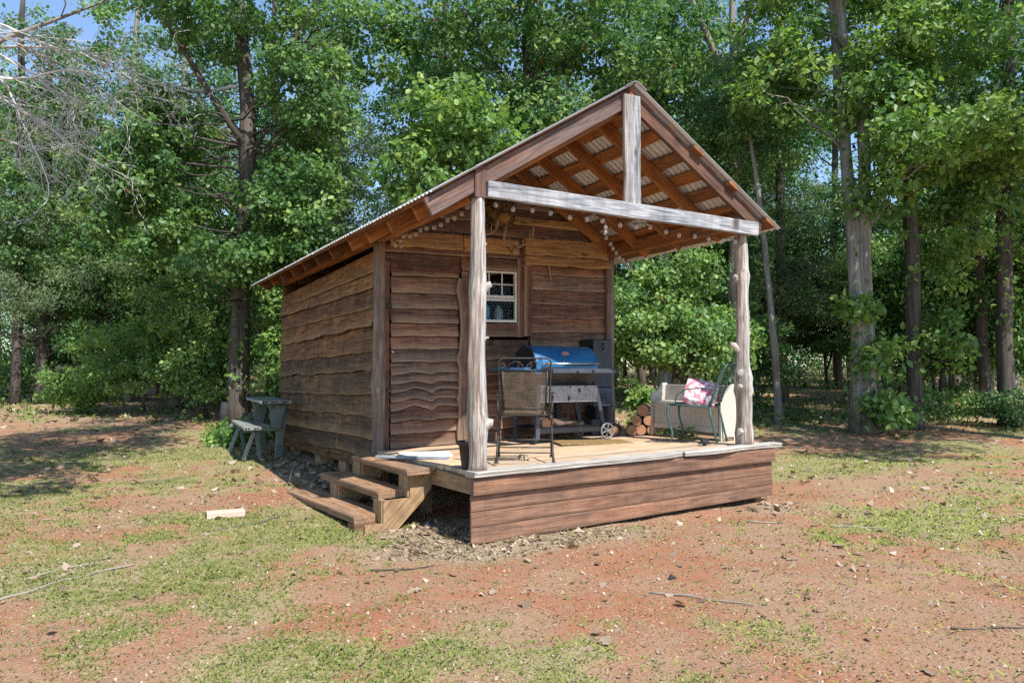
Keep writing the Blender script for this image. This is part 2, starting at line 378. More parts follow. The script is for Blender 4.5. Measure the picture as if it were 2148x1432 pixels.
M['leaflight'] = leafmat('fresh leaves', (.046, .112, .037), (.14, .255, .068), (.33, .44, .12), .38, .45, .38)
M['cedar'] = leafmat('cedar sprays', (.05, .096, .056), (.12, .185, .095), (.275, .34, .17), .28, .55, .25)
M['grass'] = leafmat('lawn grass', (.15, .20, .055), (.28, .345, .105), (.45, .46, .2), .42, .7, .1, upn=.8)
M['litter'] = leafmat('dry litter', (.17, .115, .08), (.32, .235, .165), (.50, .41, .32), .1, .85, .15)
M['weeds'] = leafmat('low weeds', (.04, .085, .022), (.09, .16, .04), (.2, .26, .07), .3)

# ------------------------------------------------------------------ ground, grass, litter
def gauss(x, y, cx, cy, r, ry=None): return np.exp(-(((x - cx) / r) ** 2 + ((y - cy) / (ry or r)) ** 2))
def grass_mask(x, y):
    d, l = DL(x, y)
    n = fbm(x * .8, y * .8, 21, 4); n2 = fbm(x * 3.6, y * 3.6, 33, 3)
    base = .53 + .0 * d
    a = base + .55 * gauss(x, y, -1.9, 6.2, 2.6, 1.3) + .26 * gauss(x, y, -2.3, 1.0, 1.5) + .25 * gauss(x, y, -1.7, -.6, .8) + .28 * gauss(x, y, -1.9, -1.7, .6)
    a = a + .5 * gauss(x, y, 6.2, 1.0, 2.2, .8) + .3 * gauss(x, y, 3.0, -1.2, 1.2, .9) + .22 * gauss(x, y, 5.5, -1.2, 1.6, .8) + .25 * gauss(x, y, -3.5, 4.0, 1.5)
    a = a - .28 * gauss(x, y, .1, -.9, .9, .6) - .33 * gauss(x, y, -1.1, -1., .55, .8) - .3 * gauss(x, y, 5.9, -.1, .9, .35) - .25 * gauss(x, y, -3.6, 12., 3, 2) - .3 * gauss(x, y, -3.4, 5.6, 1.2, .9)
    a = a - .4 * gauss(x, y, .3, .6, .8, .8) - .15 * gauss(x, y, .9, -2.9, 1.2) - .3 * gauss(x, y, 1.6, -.5, 1.8, .45) - .5 * sstep(-.75, .0, x) * sstep(2.2, 3, y) * (1 - sstep(8, 9, y)) * (1 - sstep(3., 3.6, x))
    a = a + .3 * sstep(11, 14, d) * sstep(-.3, .3, n - .5 + .25) * .5
    return np.clip(sstep(.36, .92, a + (n - .5) * .8 + (n2 - .5) * .8), 0, 1)
def litter_mask(x, y):
    n = fbm(x * 1.7, y * 1.7, 55, 4)
    a = .9 * gauss(x, y, -.15, .35, .6, .75) + .7 * gauss(x, y, .5, -.3, .9, .3) + .55 * gauss(x, y, 3.2, -.35, .7, .4) + .45 * gauss(x, y, -2.6, .75, .6, .25) + .8 * sstep(-.85, -.3, x) * sstep(1.2, 2.2, y) * (1 - sstep(7, 8, y)) * (1 - sstep(.3, .9, x))
    d, l = DL(x, y)
    a = a + .35 * sstep(12, 15, d)
    return np.clip(a + (n - .5) * .9 + .12, 0, 1)

def axis_grid(stops):
    out = []
    for a, b, s in stops: out += list(np.arange(a, b, s))
    return out
dd = axis_grid([(-40, -4, 4), (-4, 2.4, .4), (2.4, 9, .045), (9, 16, .09), (16, 40, .4)]) + list(np.geomspace(40, 500, 26))
lh = axis_grid([(0, 6, .055), (6, 14, .12), (14, 34, .7)]) + list(np.geomspace(34, 420, 22))
ll = [-q for q in reversed(lh[1:])] + lh
Dg, Lg = np.meshgrid(np.array(dd), np.array(ll), indexing='ij')
X, Y = CAM[0] + Dg * SY + Lg * CY, CAM[1] + Dg * CY - Lg * SY
Z = gz(X, Y)
nd, nl = X.shape
idx = np.arange(nd * nl).reshape(nd, nl)
q = np.stack([idx[:-1, :-1], idx[:-1, 1:], idx[1:, 1:], idx[1:, :-1]], -1).reshape(-1, 4)[:, ::-1]
gmat, t, b = newmat('red soil yard'); N = NT(t)
co = N.n('ShaderNodeTexCoord').outputs['Object']; ga = N.attr('grass'); la = N.attr('litter')
n1 = N.noise(co, 1.1, 5, .6, .3); n2 = N.noise(co, 9, 5, .65); n3 = N.noise(co, 55, 4, .7); n4 = N.noise(co, 160, 2, .6)
soil = N.mix(N.ss(n1, .34, .64), (.365, .155, .082), (.365, .23, .145))
soil = N.mix(N.math('MULTIPLY', N.ss(n2, .45, .7), .55), soil, (.27, .115, .06))
dry = N.mix(N.ss(n3, .36, .62), (.23, .175, .105), (.46, .385, .265))
fleck = N.ss(N.math('ADD', n3, N.math('MULTIPLY', N.math('SUBTRACT', n2, .5), .5)), .50, .62)
c = N.mix(N.math('MULTIPLY', fleck, .5), soil, dry)
c = N.mix(N.math('MULTIPLY', N.ss(la, .25, .8), .85), c, dry)
gc = N.mix(N.ss(n3, .35, .65), (.22, .20, .085), (.40, .37, .19))
gf = N.ss(N.math('ADD', ga, N.math('MULTIPLY', N.math('SUBTRACT', n3, .5), 1.6)), .32, .85)
c = N.mix(N.math('MULTIPLY', gf, .8), c, gc)
c = N.mix(N.math('MULTIPLY', N.ss(n4, .6, .72), .5), c, (.16, .09, .06))
t.links.new(c, b.inputs['Base Color']); b.inputs['Roughness'].default_value = .95; b.inputs['Specular IOR Level'].default_value = .15
hh = N.math('ADD', N.math('MULTIPLY', n3, .7), N.math('MULTIPLY', n4, .35))
t.links.new(N.bump(hh, .9, .02), b.inputs['Normal'])
ground = poly_mesh('ground', np.stack([X, Y, Z], -1).reshape(-1, 3), q.ravel(), np.arange(len(q)) * 4, gmat)
ground.data.polygons.foreach_set('use_smooth', [True] * len(q))
for nm, fn in (('grass', grass_mask), ('litter', litter_mask)):
    a = ground.data.attributes.new(nm, 'FLOAT', 'POINT'); a.data.foreach_set('value', fn(X.ravel(), Y.ravel()).astype(np.float32))
tag(ground, kind='structure')

def under_shed(x, y): return (x > -.12) & (x < 3.38) & (y > -.09) & (y < 6.45)
def scatter(n, d0, d1, power=1.0, spread=.75):
    u = RNG.random(n); d = d0 * (d1 / d0) ** (u ** power); l = (RNG.random(n) * 2 - 1) * spread * d
    return CAM[0] + d * SY + l * CY, CAM[1] + d * CY - l * SY, d

# grass: tufts of bent tapering blades
def grass_blades(n, d0, d1, hmin, hmax, wid, per, thr=.15, pw=1.0):
    x, y, d = scatter(n, d0, d1, pw)
    k = (RNG.random(n) < sstep(thr * .5, 1.1, grass_mask(x, y)) * .62 + .06) & ~under_shed(x, y)
    x, y, d = x[k], y[k], d[k]
    vig = .55 + .75 * fbm(x * 1.3, y * 1.3, 71, 3)
    x = np.repeat(x, per); y = np.repeat(y, per); vig = np.repeat(vig, per); d = np.repeat(d, per); m = len(x)
    tn = np.repeat(RNG.random(len(x) // per), per) * .35
    r = .035 * np.sqrt(RNG.random(m)) * np.clip(d / 5, .8, 2.5); a = RNG.random(m) * 6.283
    x = x + r * np.cos(a); y = y + r * np.sin(a); z = gz(x, y) - .006
    h = (hmin + (hmax - hmin) * RNG.random(m) ** 1.8) * vig; lean = .25 + RNG.random(m) ** .8 * 1.0; a2 = a + RNG.normal(0, .8, m)
    wv = wid * np.clip(d / 4.5, .9, 4) * (.6 + .8 * RNG.random(m))
    dx, dy = np.cos(a2), np.sin(a2); sx, sy = -dy, dx
    P = np.stack([x, y, z], -1); S = np.stack([sx, sy, 0 * sx], -1); Dn = np.stack([dx, dy, 0 * dx], -1); up = np.array([0, 0, 1.])
    mid = P + Dn * (h * lean * .35)[:, None] + up * (h * .62)[:, None]
    tip = P + Dn * (h * lean * 1.05)[:, None] + up * (h * (1.0 - .28 * lean))[:, None]
    v = np.stack([P - S * wv[:, None] / 2, P + S * wv[:, None] / 2, mid + S * wv[:, None] * .38, tip, mid - S * wv[:, None] * .38], 1)
    tone = np.clip(tn + .18 + .5 * RNG.random(m) + .35 * (fbm(x * .9, y * .9, 88, 2) - .45), 0, 1)
    return v, tone
parts = [grass_blades(52000, 2.6, 7.0, .005, .034, .0028, 8), grass_blades(46000, 6.0, 16, .008, .04, .0032, 7), grass_blades(6000, 14, 34, .04, .14, .006, 6)]
v = np.concatenate([p[0] for p in parts]); tn = np.concatenate([p[1] for p in parts])
tag(poly_mesh('grass', v.reshape(-1, 3), np.arange(len(v) * 5), np.arange(len(v)) * 5, M['grass'], tn, hue=0 * tn), 'short patchy grass growing on the red soil yard', 'grass', kind='stuff')

# dry leaves, bark chips
def litter_bits(n, d0, d1, s0, s1, thr, dens, pw=1.0):
    x, y, d = scatter(n, d0, d1, pw)
    k = (RNG.random(n) < np.clip(sstep(thr, 1., litter_mask(x, y)) + dens, 0, 1)) & ~((x > .15) & (x < 3.2) & (y > .1) & (y < 6.3))
    x, y, d = x[k], y[k], d[k]; m = len(x)
    s = (s0 + (s1 - s0) * RNG.random(m) ** 2.5) * np.clip(d / 6, .8, 1.7); a = RNG.random(m) * 6.283
    asp = .25 + .55 * RNG.random(m)
    ex = np.stack([np.cos(a), np.sin(a), RNG.normal(0, .35, m)], -1); ey = np.stack([-np.sin(a), np.cos(a), RNG.normal(0, .45, m)], -1)
    c = np.stack([x, y, gz(x, y) + .003 + s * .22 * RNG.random(m)], -1)
    up = np.array([0, 0, 1.]); curl = (RNG.random(m) * .35 * s)[:, None]
    sx = s[:, None]; sa = (s * asp)[:, None]
    jit = lambda q: 1 + RNG.normal(0, .2, (m, 1))
    v = np.stack([c - ex * sx * .5 + up * curl, c - ex * sx * .15 * jit(0) + ey * sa * .5 * jit(0), c + ex * sx * .22 * jit(0) + ey * sa * .42 * jit(0), c + ex * sx * .5 + up * curl * .7, c + ex * sx * .2 * jit(0) - ey * sa * .45 * jit(0), c - ex * sx * .2 * jit(0) - ey * sa * .5 * jit(0)], 1)
    return v, RNG.random(m)
parts = [litter_bits(80000, 2.6, 8, .006, .026, .3, .5), litter_bits(30000, 2.6, 9, .010, .036, .35, .10), litter_bits(26000, 4.5, 10, .02, .075, .35, .05), litter_bits(16000, 8, 26, .03, .085, .2, .12)]
v = np.concatenate([p[0] for p in parts]); tn = np.concatenate([p[1] for p in parts])
tag(poly_mesh('leaf_litter', v.reshape(-1, 3), np.arange(len(v) * 6), np.arange(len(v)) * 6, M['litter'], tn, hue=0 * tn), 'dry tan leaves and bark chips strewn over the yard', 'leaf litter', kind='stuff')

# ------------------------------------------------------------------ the cabin with its porch
XR, ZR = 1.535, 3.36; SL, SR = .595, .632; XL, XE = -.45, 3.41
def zroof(x): return ZR - SL * (XR - x) if x < XR else ZR - SR * (x - XR)
cabin = empty('cabin', (0, 2.27, -.45), label='rustic brown plank cabin with an open gabled porch on a raised wooden deck', cat='cabin')
def part(mb, name, mat, parent=cabin): return mb.build(name, mat, parent, shear=True)

# side wall: long lapped boards, oranger under the eave, greyer near the ground
WY0, WY1 = 2.30, 6.36
b = MB(); z = -.09; k = 0; rng = random.Random(3)
while z < 2.0:
    h = rng.choice([.15, .18, .21, .24, .26]); top = min(z + h, 2.19)
    f = max(0, min(1, z / 2.1)); wm = .02 + .95 * f ** 1.5 + rng.uniform(-.12, .12); tn = rng.uniform(.2, .55) + .2 * f
    sl0 = rng.uniform(-.03, .02) - .02 * f; am = rng.choice([.014, .024, .036])
    cuts = [0, WY1 - WY0] if rng.random() < .6 else [0, rng.uniform(1.2, 2.9), WY1 - WY0]
    for a, c in zip(cuts[:-1], cuts[1:]):
        hb = lambda u, a=a, z=z, k=k, am=am, s=sl0: z + s * ((u + a) / 4 - .5) + am * wav(u + a, k * 3 + 1, 2.6, 5)
        ht = lambda u, top=top, a=a: min(top + .035, 2.11 - .025 * (u + a))
        plank(b, (-.0, WY0 + a + .003, 0), (0, 1, 0), (0, 0, 1), (-1, 0, 0), c - a - .006, hb, ht, rng.choice([.03, .04, .052]), .012, k * 7 + int(a * 10), tn + rng.uniform(-.08, .08), wm, edgew=rng.choice([.2, .5, 1.]), bark=2.)  # dark bark rim also paints in the shade under each lap
    z = top; k += 1
box(b, (.03, (WY0 + WY1) / 2, .97), (.05, WY1 - WY0, 2.1), tone=.0, axis=1)
part(b, 'wall', M['side'])
# far side and back walls
b = MB()
for i in range(13):
    z = -.09 + i * .175
    plank(b, (3.06, WY1, 0), (0, -1, 0), (0, 0, 1), (1, 0, 0), WY1 - WY0, lambda u, z=z, i=i: z + .012 * wav(u, i + 60, 2.5), lambda u, z=z: min(z + .2, 2.2), .036, .01, i + 400, .5, .4)
box(b, (3.03, (WY0 + WY1) / 2, 1.05), (.05, WY1 - WY0, 2.3), tone=.2, axis=1)
part(b, 'wall', M['side'])
b = MB()
for i in range(20):
    z = -.09 + i * .175
    xa = max(0, XR - (ZR - .08 - z) / SL) if z > 2.3 else 0; xb = min(3.05, XR + (ZR - .08 - z) / SR) if z > 2.3 else 3.05
    if xb - xa < .2: break
    plank(b, (xb, WY1, 0), (-1, 0, 0), (0, 0, 1), (0, 1, 0), xb - xa, lambda u, z=z, i=i: z + .012 * wav(u, i + 80, 2.5), lambda u, z=z, xb=xb: max(z + .02, min(z + .2, zroof(xb - u) - .05)), .036, .01, i + 500, .5, .4)
box(b, (1.53, WY1 - .03, 1.05), (3.0, .04, 2.3), tone=.2)
part(b, 'wall', M['side'])

# front wall behind the porch, boards cut round the door and the window
b = MB(); z = -.02; k = 0; rng = random.Random(8); FY = 2.27
doors = (.06, 1.0, -.1, 1.98); wins = (1.12, 1.91, 1.17, 2.10)
while z < 3.2:
    h = rng.choice([.13, .15, .17, .18]); top = z + h
    xa = .02 if z < 2.25 else max(.02, XR - (ZR - .10 - z) / SL); xb = 3.06 if z < 2.2 else min(3.06, XR + (ZR - .10 - z) / SR)
    spans = [(xa, xb)]
    for (a, c, z0, z1) in (doors, wins):
        if top - .03 > z0 and z + .03 < z1:
            spans = [s for (p, q2) in spans for s in ((p, min(q2, a)), (max(p, c), q2)) if s[1] - s[0] > .03]
    wm = .52 + rng.uniform(-.3, .3) if z < 2.1 else .25 + rng.uniform(-.1, .2)
    tn = rng.uniform(.24, .74) if z < 2.1 else rng.uniform(.28, .45); am = rng.choice([.008, .018, .03])
    for (p, q2) in spans:
        hb = lambda u, z=z, k=k, p=p, am=am: min(z + am * wav(u + p, k * 5 + 200, 3.2, 5), zroof(p + u) - .075)
        ht = lambda u, top=top, p=p: min(top + .03, zroof(p + u) - .06)
        plank(b, (p, FY + .03, 0), (1, 0, 0), (0, 0, 1), (0, -1, 0), q2 - p, hb, ht, rng.choice([.022, .028, .036]), .012, k * 3 + 200, tn, wm, du=.04, edgew=rng.choice([.2, .5, 1.]), bark=1.6)  # bark rim again carries painted lap shade
    z = top; k += 1
for (p, q2, z0, z1) in ((.02, 1.12, 1.9, 2.3), (1.0, 1.15, -.1, 2.3), (1.12, 1.95, -.1, 1.16), (1.9, 3.05, -.1, 2.3), (1.1, 1.95, 2.08, 2.3)):
    box(b, ((p + q2) / 2, FY + .05, (z0 + z1) / 2), (q2 - p, .03, z1 - z0), tone=.2)
loft(b, [[(.05, y, 2.28), (3.03, y, 2.28), (XR, y, ZR - .1)] for y in (FY + .036, FY + .062)], [[(.05, 0, 2.28), (3.03, 0, 2.28), (XR, 0, ZR)]] * 2, tone=.2)
part(b, 'wall', M['front'])

# orange live-edge slabs across the top of the front wall
def slab(x0, x1, z0, z1, amp, seed, tone, th=.06, warm=.85):
    b = MB()
    plank(b, (x0, FY, 0), (1, 0, 0), (0, 0, 1), (0, -1, 0), x1 - x0, lambda u: z0 + amp * wav(u, seed, 4., 5), lambda u: z1 + amp * .8 * wav(u, seed + 9, 4.5, 5), th, th * .8, seed, tone, warm, du=.025)
    part(b, 'header_slab', M['slab'])
slab(.12, .985, 2.155, 2.325, .024, 301, .62); slab(1.80, 3.03, 2.165, 2.365, .03, 305, .62); slab(1.80, 3.06, 2.04, 2.15, .026, 309, .58, .075)
slab(1.0, 1.72, 2.15, 2.325, .003, 312, .6, .05); slab(1.45, 2.75, 2.5, 2.6, .03, 316, .5, .05, .7)

# door of stacked wavy boards
door = empty('door', (.55, -.055, .45)); door.parent = cabin
b = MB(); z = -.01; k = 0; rng = random.Random(21); DX0, DX1 = .148, .945
hs = [.15, .13, .12, .095, .095, .095, .10, .13, .14, .14, .14, .16, .17, .18, .12]
wave = lambda u: .9 * .05 * math.exp(-((u - .27) / .12) ** 2) - .018 * math.exp(-((u - .47) / .035) ** 2) + .034 * float(sstep(.47, .56, u)) * math.exp(-((u - .6) / .22) ** 2)
for h in hs:
    top = min(z + h, 1.96)
    if top - z < .03: break
    wv = (1.1, .8, 1.0, .6)[k - 3] if 3 <= k <= 6 else (.4 if k in (2, 7) else 0.1); am = .006
    hb = lambda u, z=z, wv=wv, k=k: z + wv * wave(u) + (am if k else 0) * 1.6 * wav(u, k + 700, 4)
    ht = lambda u, top=top: min(top + .06, 1.965)
    plank(b, (DX0, FY + .02, 0), (1, 0, 0), (0, 0, 1), (0, -1, 0), DX1 - DX0, hb, ht, .036 + .006 * (k % 3), .016, k + 700, rng.uniform(.3, .66), .42 + rng.uniform(-.3, .3), du=.02, bark=1.2)  # door boards too: bark line plus lap shade in the colour
    z = top; k += 1
box(b, (.546, FY + .03, .98), (.8, .02, 1.96), tone=.3, axis=2)
o = b.build('door_leaf', M['front'], door, shear=True)
for zz in (1.52, .62):
    b = MB(); box(b, (.128, FY - .022, zz), (.05, .012, .05), mat=0); b.build('hinge', M['black'], door, shear=True)
b = MB(); tube(b, [(.157, FY - .02, 1.03), (.157, FY - .055, 1.03)], [.012, .016], 10); b.build('latch', M['chrome'], door, shear=True)
b = MB()
plank(b, (.062, FY + .02, 0), (0, 0, 1), (1, 0, 0), (0, -1, 0), 2.0, lambda u: 0, lambda u: .07 + .004 * wav(u, 41), .03, .03, 811, .35, .55)
part(b, 'door_trim', M['front'])
b = MB()   # knotty live-edge board that the door shuts against
kn = lambda u: .032 * math.exp(-((u - 1.72) / .11) ** 2) + .03 * math.exp(-((u - .95) / .06) ** 2) + .018 * math.exp(-((u - .5) / .05) ** 2) - .02 * math.exp(-((u - 1.3) / .25) ** 2) + .022 * math.exp(-((u - .12) / .15) ** 2)
plank(b, (.925, FY - .02, 0.0), (0, 0, 1), (1, 0, 0), (0, -1, 0), 1.84, lambda u: .012 - kn(u) + .004 * wav(u, 51, 5), lambda u: .175, .045, .04, 820, .55, .45, du=.025)
part(b, 'door_jamb', M['front'])

# window with its frame
win = empty('window', (1.45, -.03, 1.7)); win.parent = cabin
b = MB(); w0, w1, wz0, wz1 = 1.17, 1.685, 1.375, 1.94; y = FY - .008
for (x0, z0, x1, z1, ww) in ((w0, wz0, w0, wz1, .024), (w1, wz0, w1, wz1, .024), (w0 - .012, wz0, w1 + .012, wz0, .03), (w0 - .012, wz1, w1 + .012, wz1, .022)):
    beam(b, (x0, y, z0 + (.016 if x0 == x1 else 0)), (x1, y, z1 - (.012 if x0 == x1 else 0)), .05, ww, up=(1, 0, 0) if x0 == x1 else (0, 0, 1), bev=.003)
b.build('sash_frame', M['whitetrim'], win, shear=True)
b = MB()
beam(b, (w0 + .018, y + .006, 1.655), (w1 - .018, y + .006, 1.655), .04, .036, bev=.003); beam(b, (w0 + .018, y - .012, 1.618), (w1 - .018, y - .012, 1.618), .03, .026, bev=.003)
xm = (w0 + w1) / 2
for x in (w0 + (w1 - w0) / 3, w0 + (w1 - w0) * 2 / 3): beam(b, (x, y + .006, 1.674), (x, y + .006, wz1 - .016), .014, .014, up=(1, 0, 0), bev=.002)
beam(b, (w0 + .018, y + .0055, 1.80), (w1 - .018, y + .0055, 1.80), .012, .013, bev=.002)
b.build('muntin', M['whitetrim'], win, shear=True)
m2, t2, b2 = newmat('window pane'); N2 = NT(t2)
gl = N2.n('ShaderNodeBsdfGlossy'); gl.inputs['Roughness'].default_value = .03; gl.inputs['Color'].default_value = (.9, .95, 1, 1)
tr = N2.n('ShaderNodeBsdfTransparent'); tr.inputs['Color'].default_value = (.86, .92, .93, 1)
fr = N2.n('ShaderNodeLayerWeight'); fr.inputs['Blend'].default_value = .12
mx = N2.n('ShaderNodeMixShader'); t2.links.new(N2.math('ADD', fr.outputs['Fresnel'], .0, True), mx.inputs[0]); t2.links.new(tr.outputs[0], mx.inputs[1]); t2.links.new(gl.outputs[0], mx.inputs[2])
t2.links.new(mx.outputs[0], [q for q in t2.nodes if q.type == 'OUTPUT_MATERIAL'][0].inputs[0]); M['pane'] = m2
b = MB(); box(b, (xm, y + .016, 1.80), (w1 - w0 - .03, .004, .27), bev=.0005); b.build('pane', M['pane'], win, shear=True)
b = MB(); box(b, (xm, y - .004, 1.50), (w1 - w0 - .03, .004, .23), bev=.0005); b.build('pane', M['pane'], win, shear=True)
b = MB()
for i, (x0, x1, z0, z1) in enumerate(((1.71, 1.79, 1.19, 2.10), (1.797, 1.905, 1.20, 2.115))):
    plank(b, (x0, FY + .01, z0), (0, 0, 1), (1, 0, 0), (0, -1, 0), z1 - z0, lambda u, i=i: .004 * wav(u, 61 + i, 3), lambda u, w=x1 - x0, i=i: w + .006 * wav(u, 65 + i, 3), .045 + .006 * i, .043 + .006 * i, 830 + i, .28, .55, du=.05)
plank(b, (1.1, FY + .012, 1.195), (1, 0, 0), (0, 0, 1), (0, -1, 0), .605, lambda u: .0, lambda u: .15, .04, .036, 833, .32, .5)
plank(b, (1.1, FY + .012, 1.96), (1, 0, 0), (0, 0, 1), (0, -1, 0), .605, lambda u: .0, lambda u: .13, .04, .036, 834, .34, .5)
plank(b, (1.09, FY + .014, 1.20), (0, 0, 1), (1, 0, 0), (0, -1, 0), .88, lambda u: 0, lambda u: .06, .04, .036, 835, .36, .5)
b.build('window_frame', M['front'], win, shear=True)
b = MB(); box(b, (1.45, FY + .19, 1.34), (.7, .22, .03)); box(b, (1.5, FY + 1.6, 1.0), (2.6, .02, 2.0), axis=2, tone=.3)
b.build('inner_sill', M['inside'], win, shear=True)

# corner posts and porch posts
def round_post(name, x, y, z0, z1, r0, r1, mat, seed, stubs=(), lean=(0, 0), n=14, knots=(), bleach=0.0):
    b = MB(); m = max(8, int((z1 - z0) / .06)); path = []; rad = []
    for i in range(m + 1):
        t = i / m; zz = z0 + (z1 - z0) * t
        path.append((x + lean[0] * t + .006 * wav(zz, seed, 1.6), y + lean[1] * t + .006 * wav(zz, seed + 4, 1.6), zz))
        r = r0 + (r1 - r0) * t ** .8 + .010 * math.exp(-(zz - z0) / .06) * (1 if z0 > -.05 else 0)
        for (kz, kr, kw) in knots: r += kr * math.exp(-((zz - kz) / kw) ** 2)
        rad.append(r)
    n = 20; tube(b, path, rad, n, rough=.16, seed=seed, tone=.55, warm=.35, smooth=True)
    if bleach:
        for i, q in enumerate(b.v):
            t = min(1, max(0, (q[2] - z0) / (z1 - z0))); dx, dy = q[0] - x - lean[0] * t, q[1] - y - lean[1] * t
            cth = (dx * .95 + dy * -.3) / (math.hypot(dx, dy) + 1e-6); b.ed[i] = float(sstep(.1, .35, cth + .35 * wav(q[2], seed + 40, 1.1))) * bleach
    for (z, dx, dy, dz, r, ln) in stubs:
        d = nrm((dx, dy, dz)); t = (z - z0) / (z1 - z0); rr = r0 + (r1 - r0) * t
        s = np.array((x + lean[0] * t, y + lean[1] * t, z)) + d * np.array([1, 1, 0]) * rr * .55
        tube(b, [s, s + d * (rr * .4), s + d * (rr * .45 + ln * .5) + np.array((0, 0, .01)), s + d * (rr * .45 + ln)], [r * 1.7, r * 1.25, r, r * .8], 9, rough=.2, seed=seed + int(z * 50), tone=.7, warm=.3, mat=1)
    return part(b, name, [mat, M['stub']])
R_ = (.863, -.504)
round_post('porch_post', 0, 0, .0, 2.2, .076, .060, M['post'], 17, [(1.43, *R_, .75, .03, .075), (1.04, *R_, .3, .010, .03), (.36, *R_, .25, .040, .06), (1.80, *R_, .2, .012, .012)], knots=((.36, .014, .12), (1.45, .008, .1)), bleach=1.3)
round_post('porch_post', 3.03, .03, 0.0, 2.3, .080, .060, M['post'], 23, [(.95, -.9, .3, .55, .030, .085), (.70, -.8, -.3, .4, .03, .03), (.58, -.85, -.2, -.1, .03, .022), (1.66, -.9, .2, .3, .034, .02), (1.1, .9, -.3, .3, .02, .012), (.12, -.85, -.3, .0, .045, .02)], knots=((.68, .020, .06), (.55, .018, .05), (1.68, .014, .06), (1.28, .008, .04), (.12, .015, .07)), lean=(-.02, 0), bleach=1.2)
round_post('corner_post', .0, 2.235, -.06, 2.19, .066, .058, M['cpost'], 31, [(.62, -.4, -.9, .1, .016, .008)], knots=((.62, .006, .06),))
round_post('corner_post', 3.06, 2.25, -.06, 2.19, .062, .058, M['cpost'], 37)
b = MB(); box(b, (-.005, -.012, 2.305), (.10, .115, .25), axis=2, tone=.35, warm=.5); part(b, 'post_block', M['rakewood'])

# roof
def sheet(side):
    b = MB(); secs = []; grs = []
    y = -.125; n = int(6.58 / .0125)
    for i in range(n + 1):
        yy = y + i * .0125; o = .008 * math.sin(2 * math.pi * yy / .075)
        if side < 0: a, c, nn = (XR - .01, ZR - .006), (XL, zroof(XL)), nrm((-SL, 0, 1))
        else: a, c, nn = (XR + .01, ZR - .006), (XE, zroof(XE)), nrm((SR, 0, 1))
        e = .012 * (1 if int((yy + .17) / .66) % 2 else 0)
        mk = lambda p, h: (p[0] + nn[0] * (o + h), yy, p[1] + nn[2] * (o + h))
        c = (c[0] + side * e, zroof(c[0] + side * e))
        secs.append([mk(a, .0), mk(c, .0), mk(c, -.003), mk(a, -.003)]); grs.append(secs[-1])
    loft(b, secs, grs, smooth=False)
    return part(b, 'roof_sheet', M['roof'])
sheet(-1); sheet(1)
b = MB(); secs = []
for yy in (-.145, 6.47):
    pts = []
    for t in np.linspace(-1, 1, 9):
        x = XR + t * .12; z = zroof(x) + .016 - .012 * math.exp(-(t / .22) ** 2)
        pts.append((x, yy, z))
    secs.append(pts + [(p[0], p[1], p[2] - .003) for p in reversed(pts)])
loft(b, secs, secs); part(b, 'ridge_cap', M['roof'])
nL, nR = nrm((-SL, 0, 1)), nrm((SR, 0, 1))
def onroof(x, y, drop):
    n = nL if x < XR else nR
    return np.array((x, y, zroof(x))) - n * drop
# weathered front rake boards, then rafters and purlins under the sheets
b = MB(); beam(b, onroof(1.515, -.03, .098), onroof(-.5, -.03, .098), .04, .145, nL, .006, .004, 5, .55, .3); part(b, 'rake_board', M['rakewood'])
b = MB(); beam(b, onroof(1.6, -.03, .098), onroof(3.27, -.03, .098), .045, .13, nR, .006, .004, 6, .3, .75); part(b, 'rake_board', M['rakewood'])
b = MB(); beam(b, onroof(1.515, .02, .15), onroof(.1, .02, .15), .03, .1, nL, .005, .003, 8, .45, .7); part(b, 'rafter', M['roofwood'])
for i, y in enumerate((.5, 1.1, 1.68, 2.2)):
    b = MB(); beam(b, onroof(1.565, y, .108), onroof(3.26 if i < 3 else 3.05, y, .108), .045, .13, nR, .005, .003, 40 + i, .5, .8, seg=6); part(b, 'rafter', M['roofwood'])
    b = MB(); beam(b, onroof(1.505, y, .108), onroof(-.38, y, .108), .045, .13, nL, .005, .003, 50 + i, .5, .75, seg=6); part(b, 'rafter', M['roofwood'])
for i in range(7):
    y = 2.85 + i * .56
    b = MB(); beam(b, onroof(.3, y, .10), onroof(-.38, y, .10), .045, .12, nL, .005, .003, 60 + i, .18, .5); part(b, 'rafter', M['roofwood'])
for i, (x, wd, y0) in enumerate(((1.70, .15, -.04), (1.97, .14, -.04), (2.26, .15, -.12), (2.49, .14, -.04), (2.72, .15, -.12), (2.98, .14, -.04), (3.24, .13, -.12))):
    b = MB(); p = onroof(x, 0, .010); V = nrm((1, 0, -SR))
    plank(b, (p[0], y0, p[2]), (0, 1, 0), V, -nR, 2.3 - y0, lambda u, i=i: -.0 + .018 * wav(u, i + 900, 2.8), lambda u, wd=wd, i=i: wd + .022 * wav(u, i + 920, 2.8), .026, .026, 900 + i, (.5 + .1 * (i % 3 - 1)) if y0 > -.1 else .3, .85 if y0 > -.1 else .55, edgew=.4)
    part(b, 'purlin', M['roofwood'])
for i, x in enumerate((1.3, .95, .6, .25, -.1)):
    b = MB(); p = onroof(x, 0, .010); V = nrm((-1, 0, -SL))
    plank(b, (p[0], 6.3, p[2]), (0, -1, 0), V, -nL, 6.3, lambda u, i=i: .018 * wav(u, i + 940, 2.8), lambda u, i=i: .14 + .02 * wav(u, i + 960, 2.8), .026, .026, 950 + i, .5, .8)
    part(b, 'purlin', M['roofwood'])
b = MB(); V = nrm((-1, 0, -SL)); p = onroof(-.30, 0, .010)
plank(b, (p[0], 6.4, p[2]), (0, -1, 0), V, -nL, 6.35, lambda u: 0, lambda u: .15 + .005 * wav(u, 77, 3), .03, .03, 977, .2, .5); part(b, 'purlin', M['roofwood'])
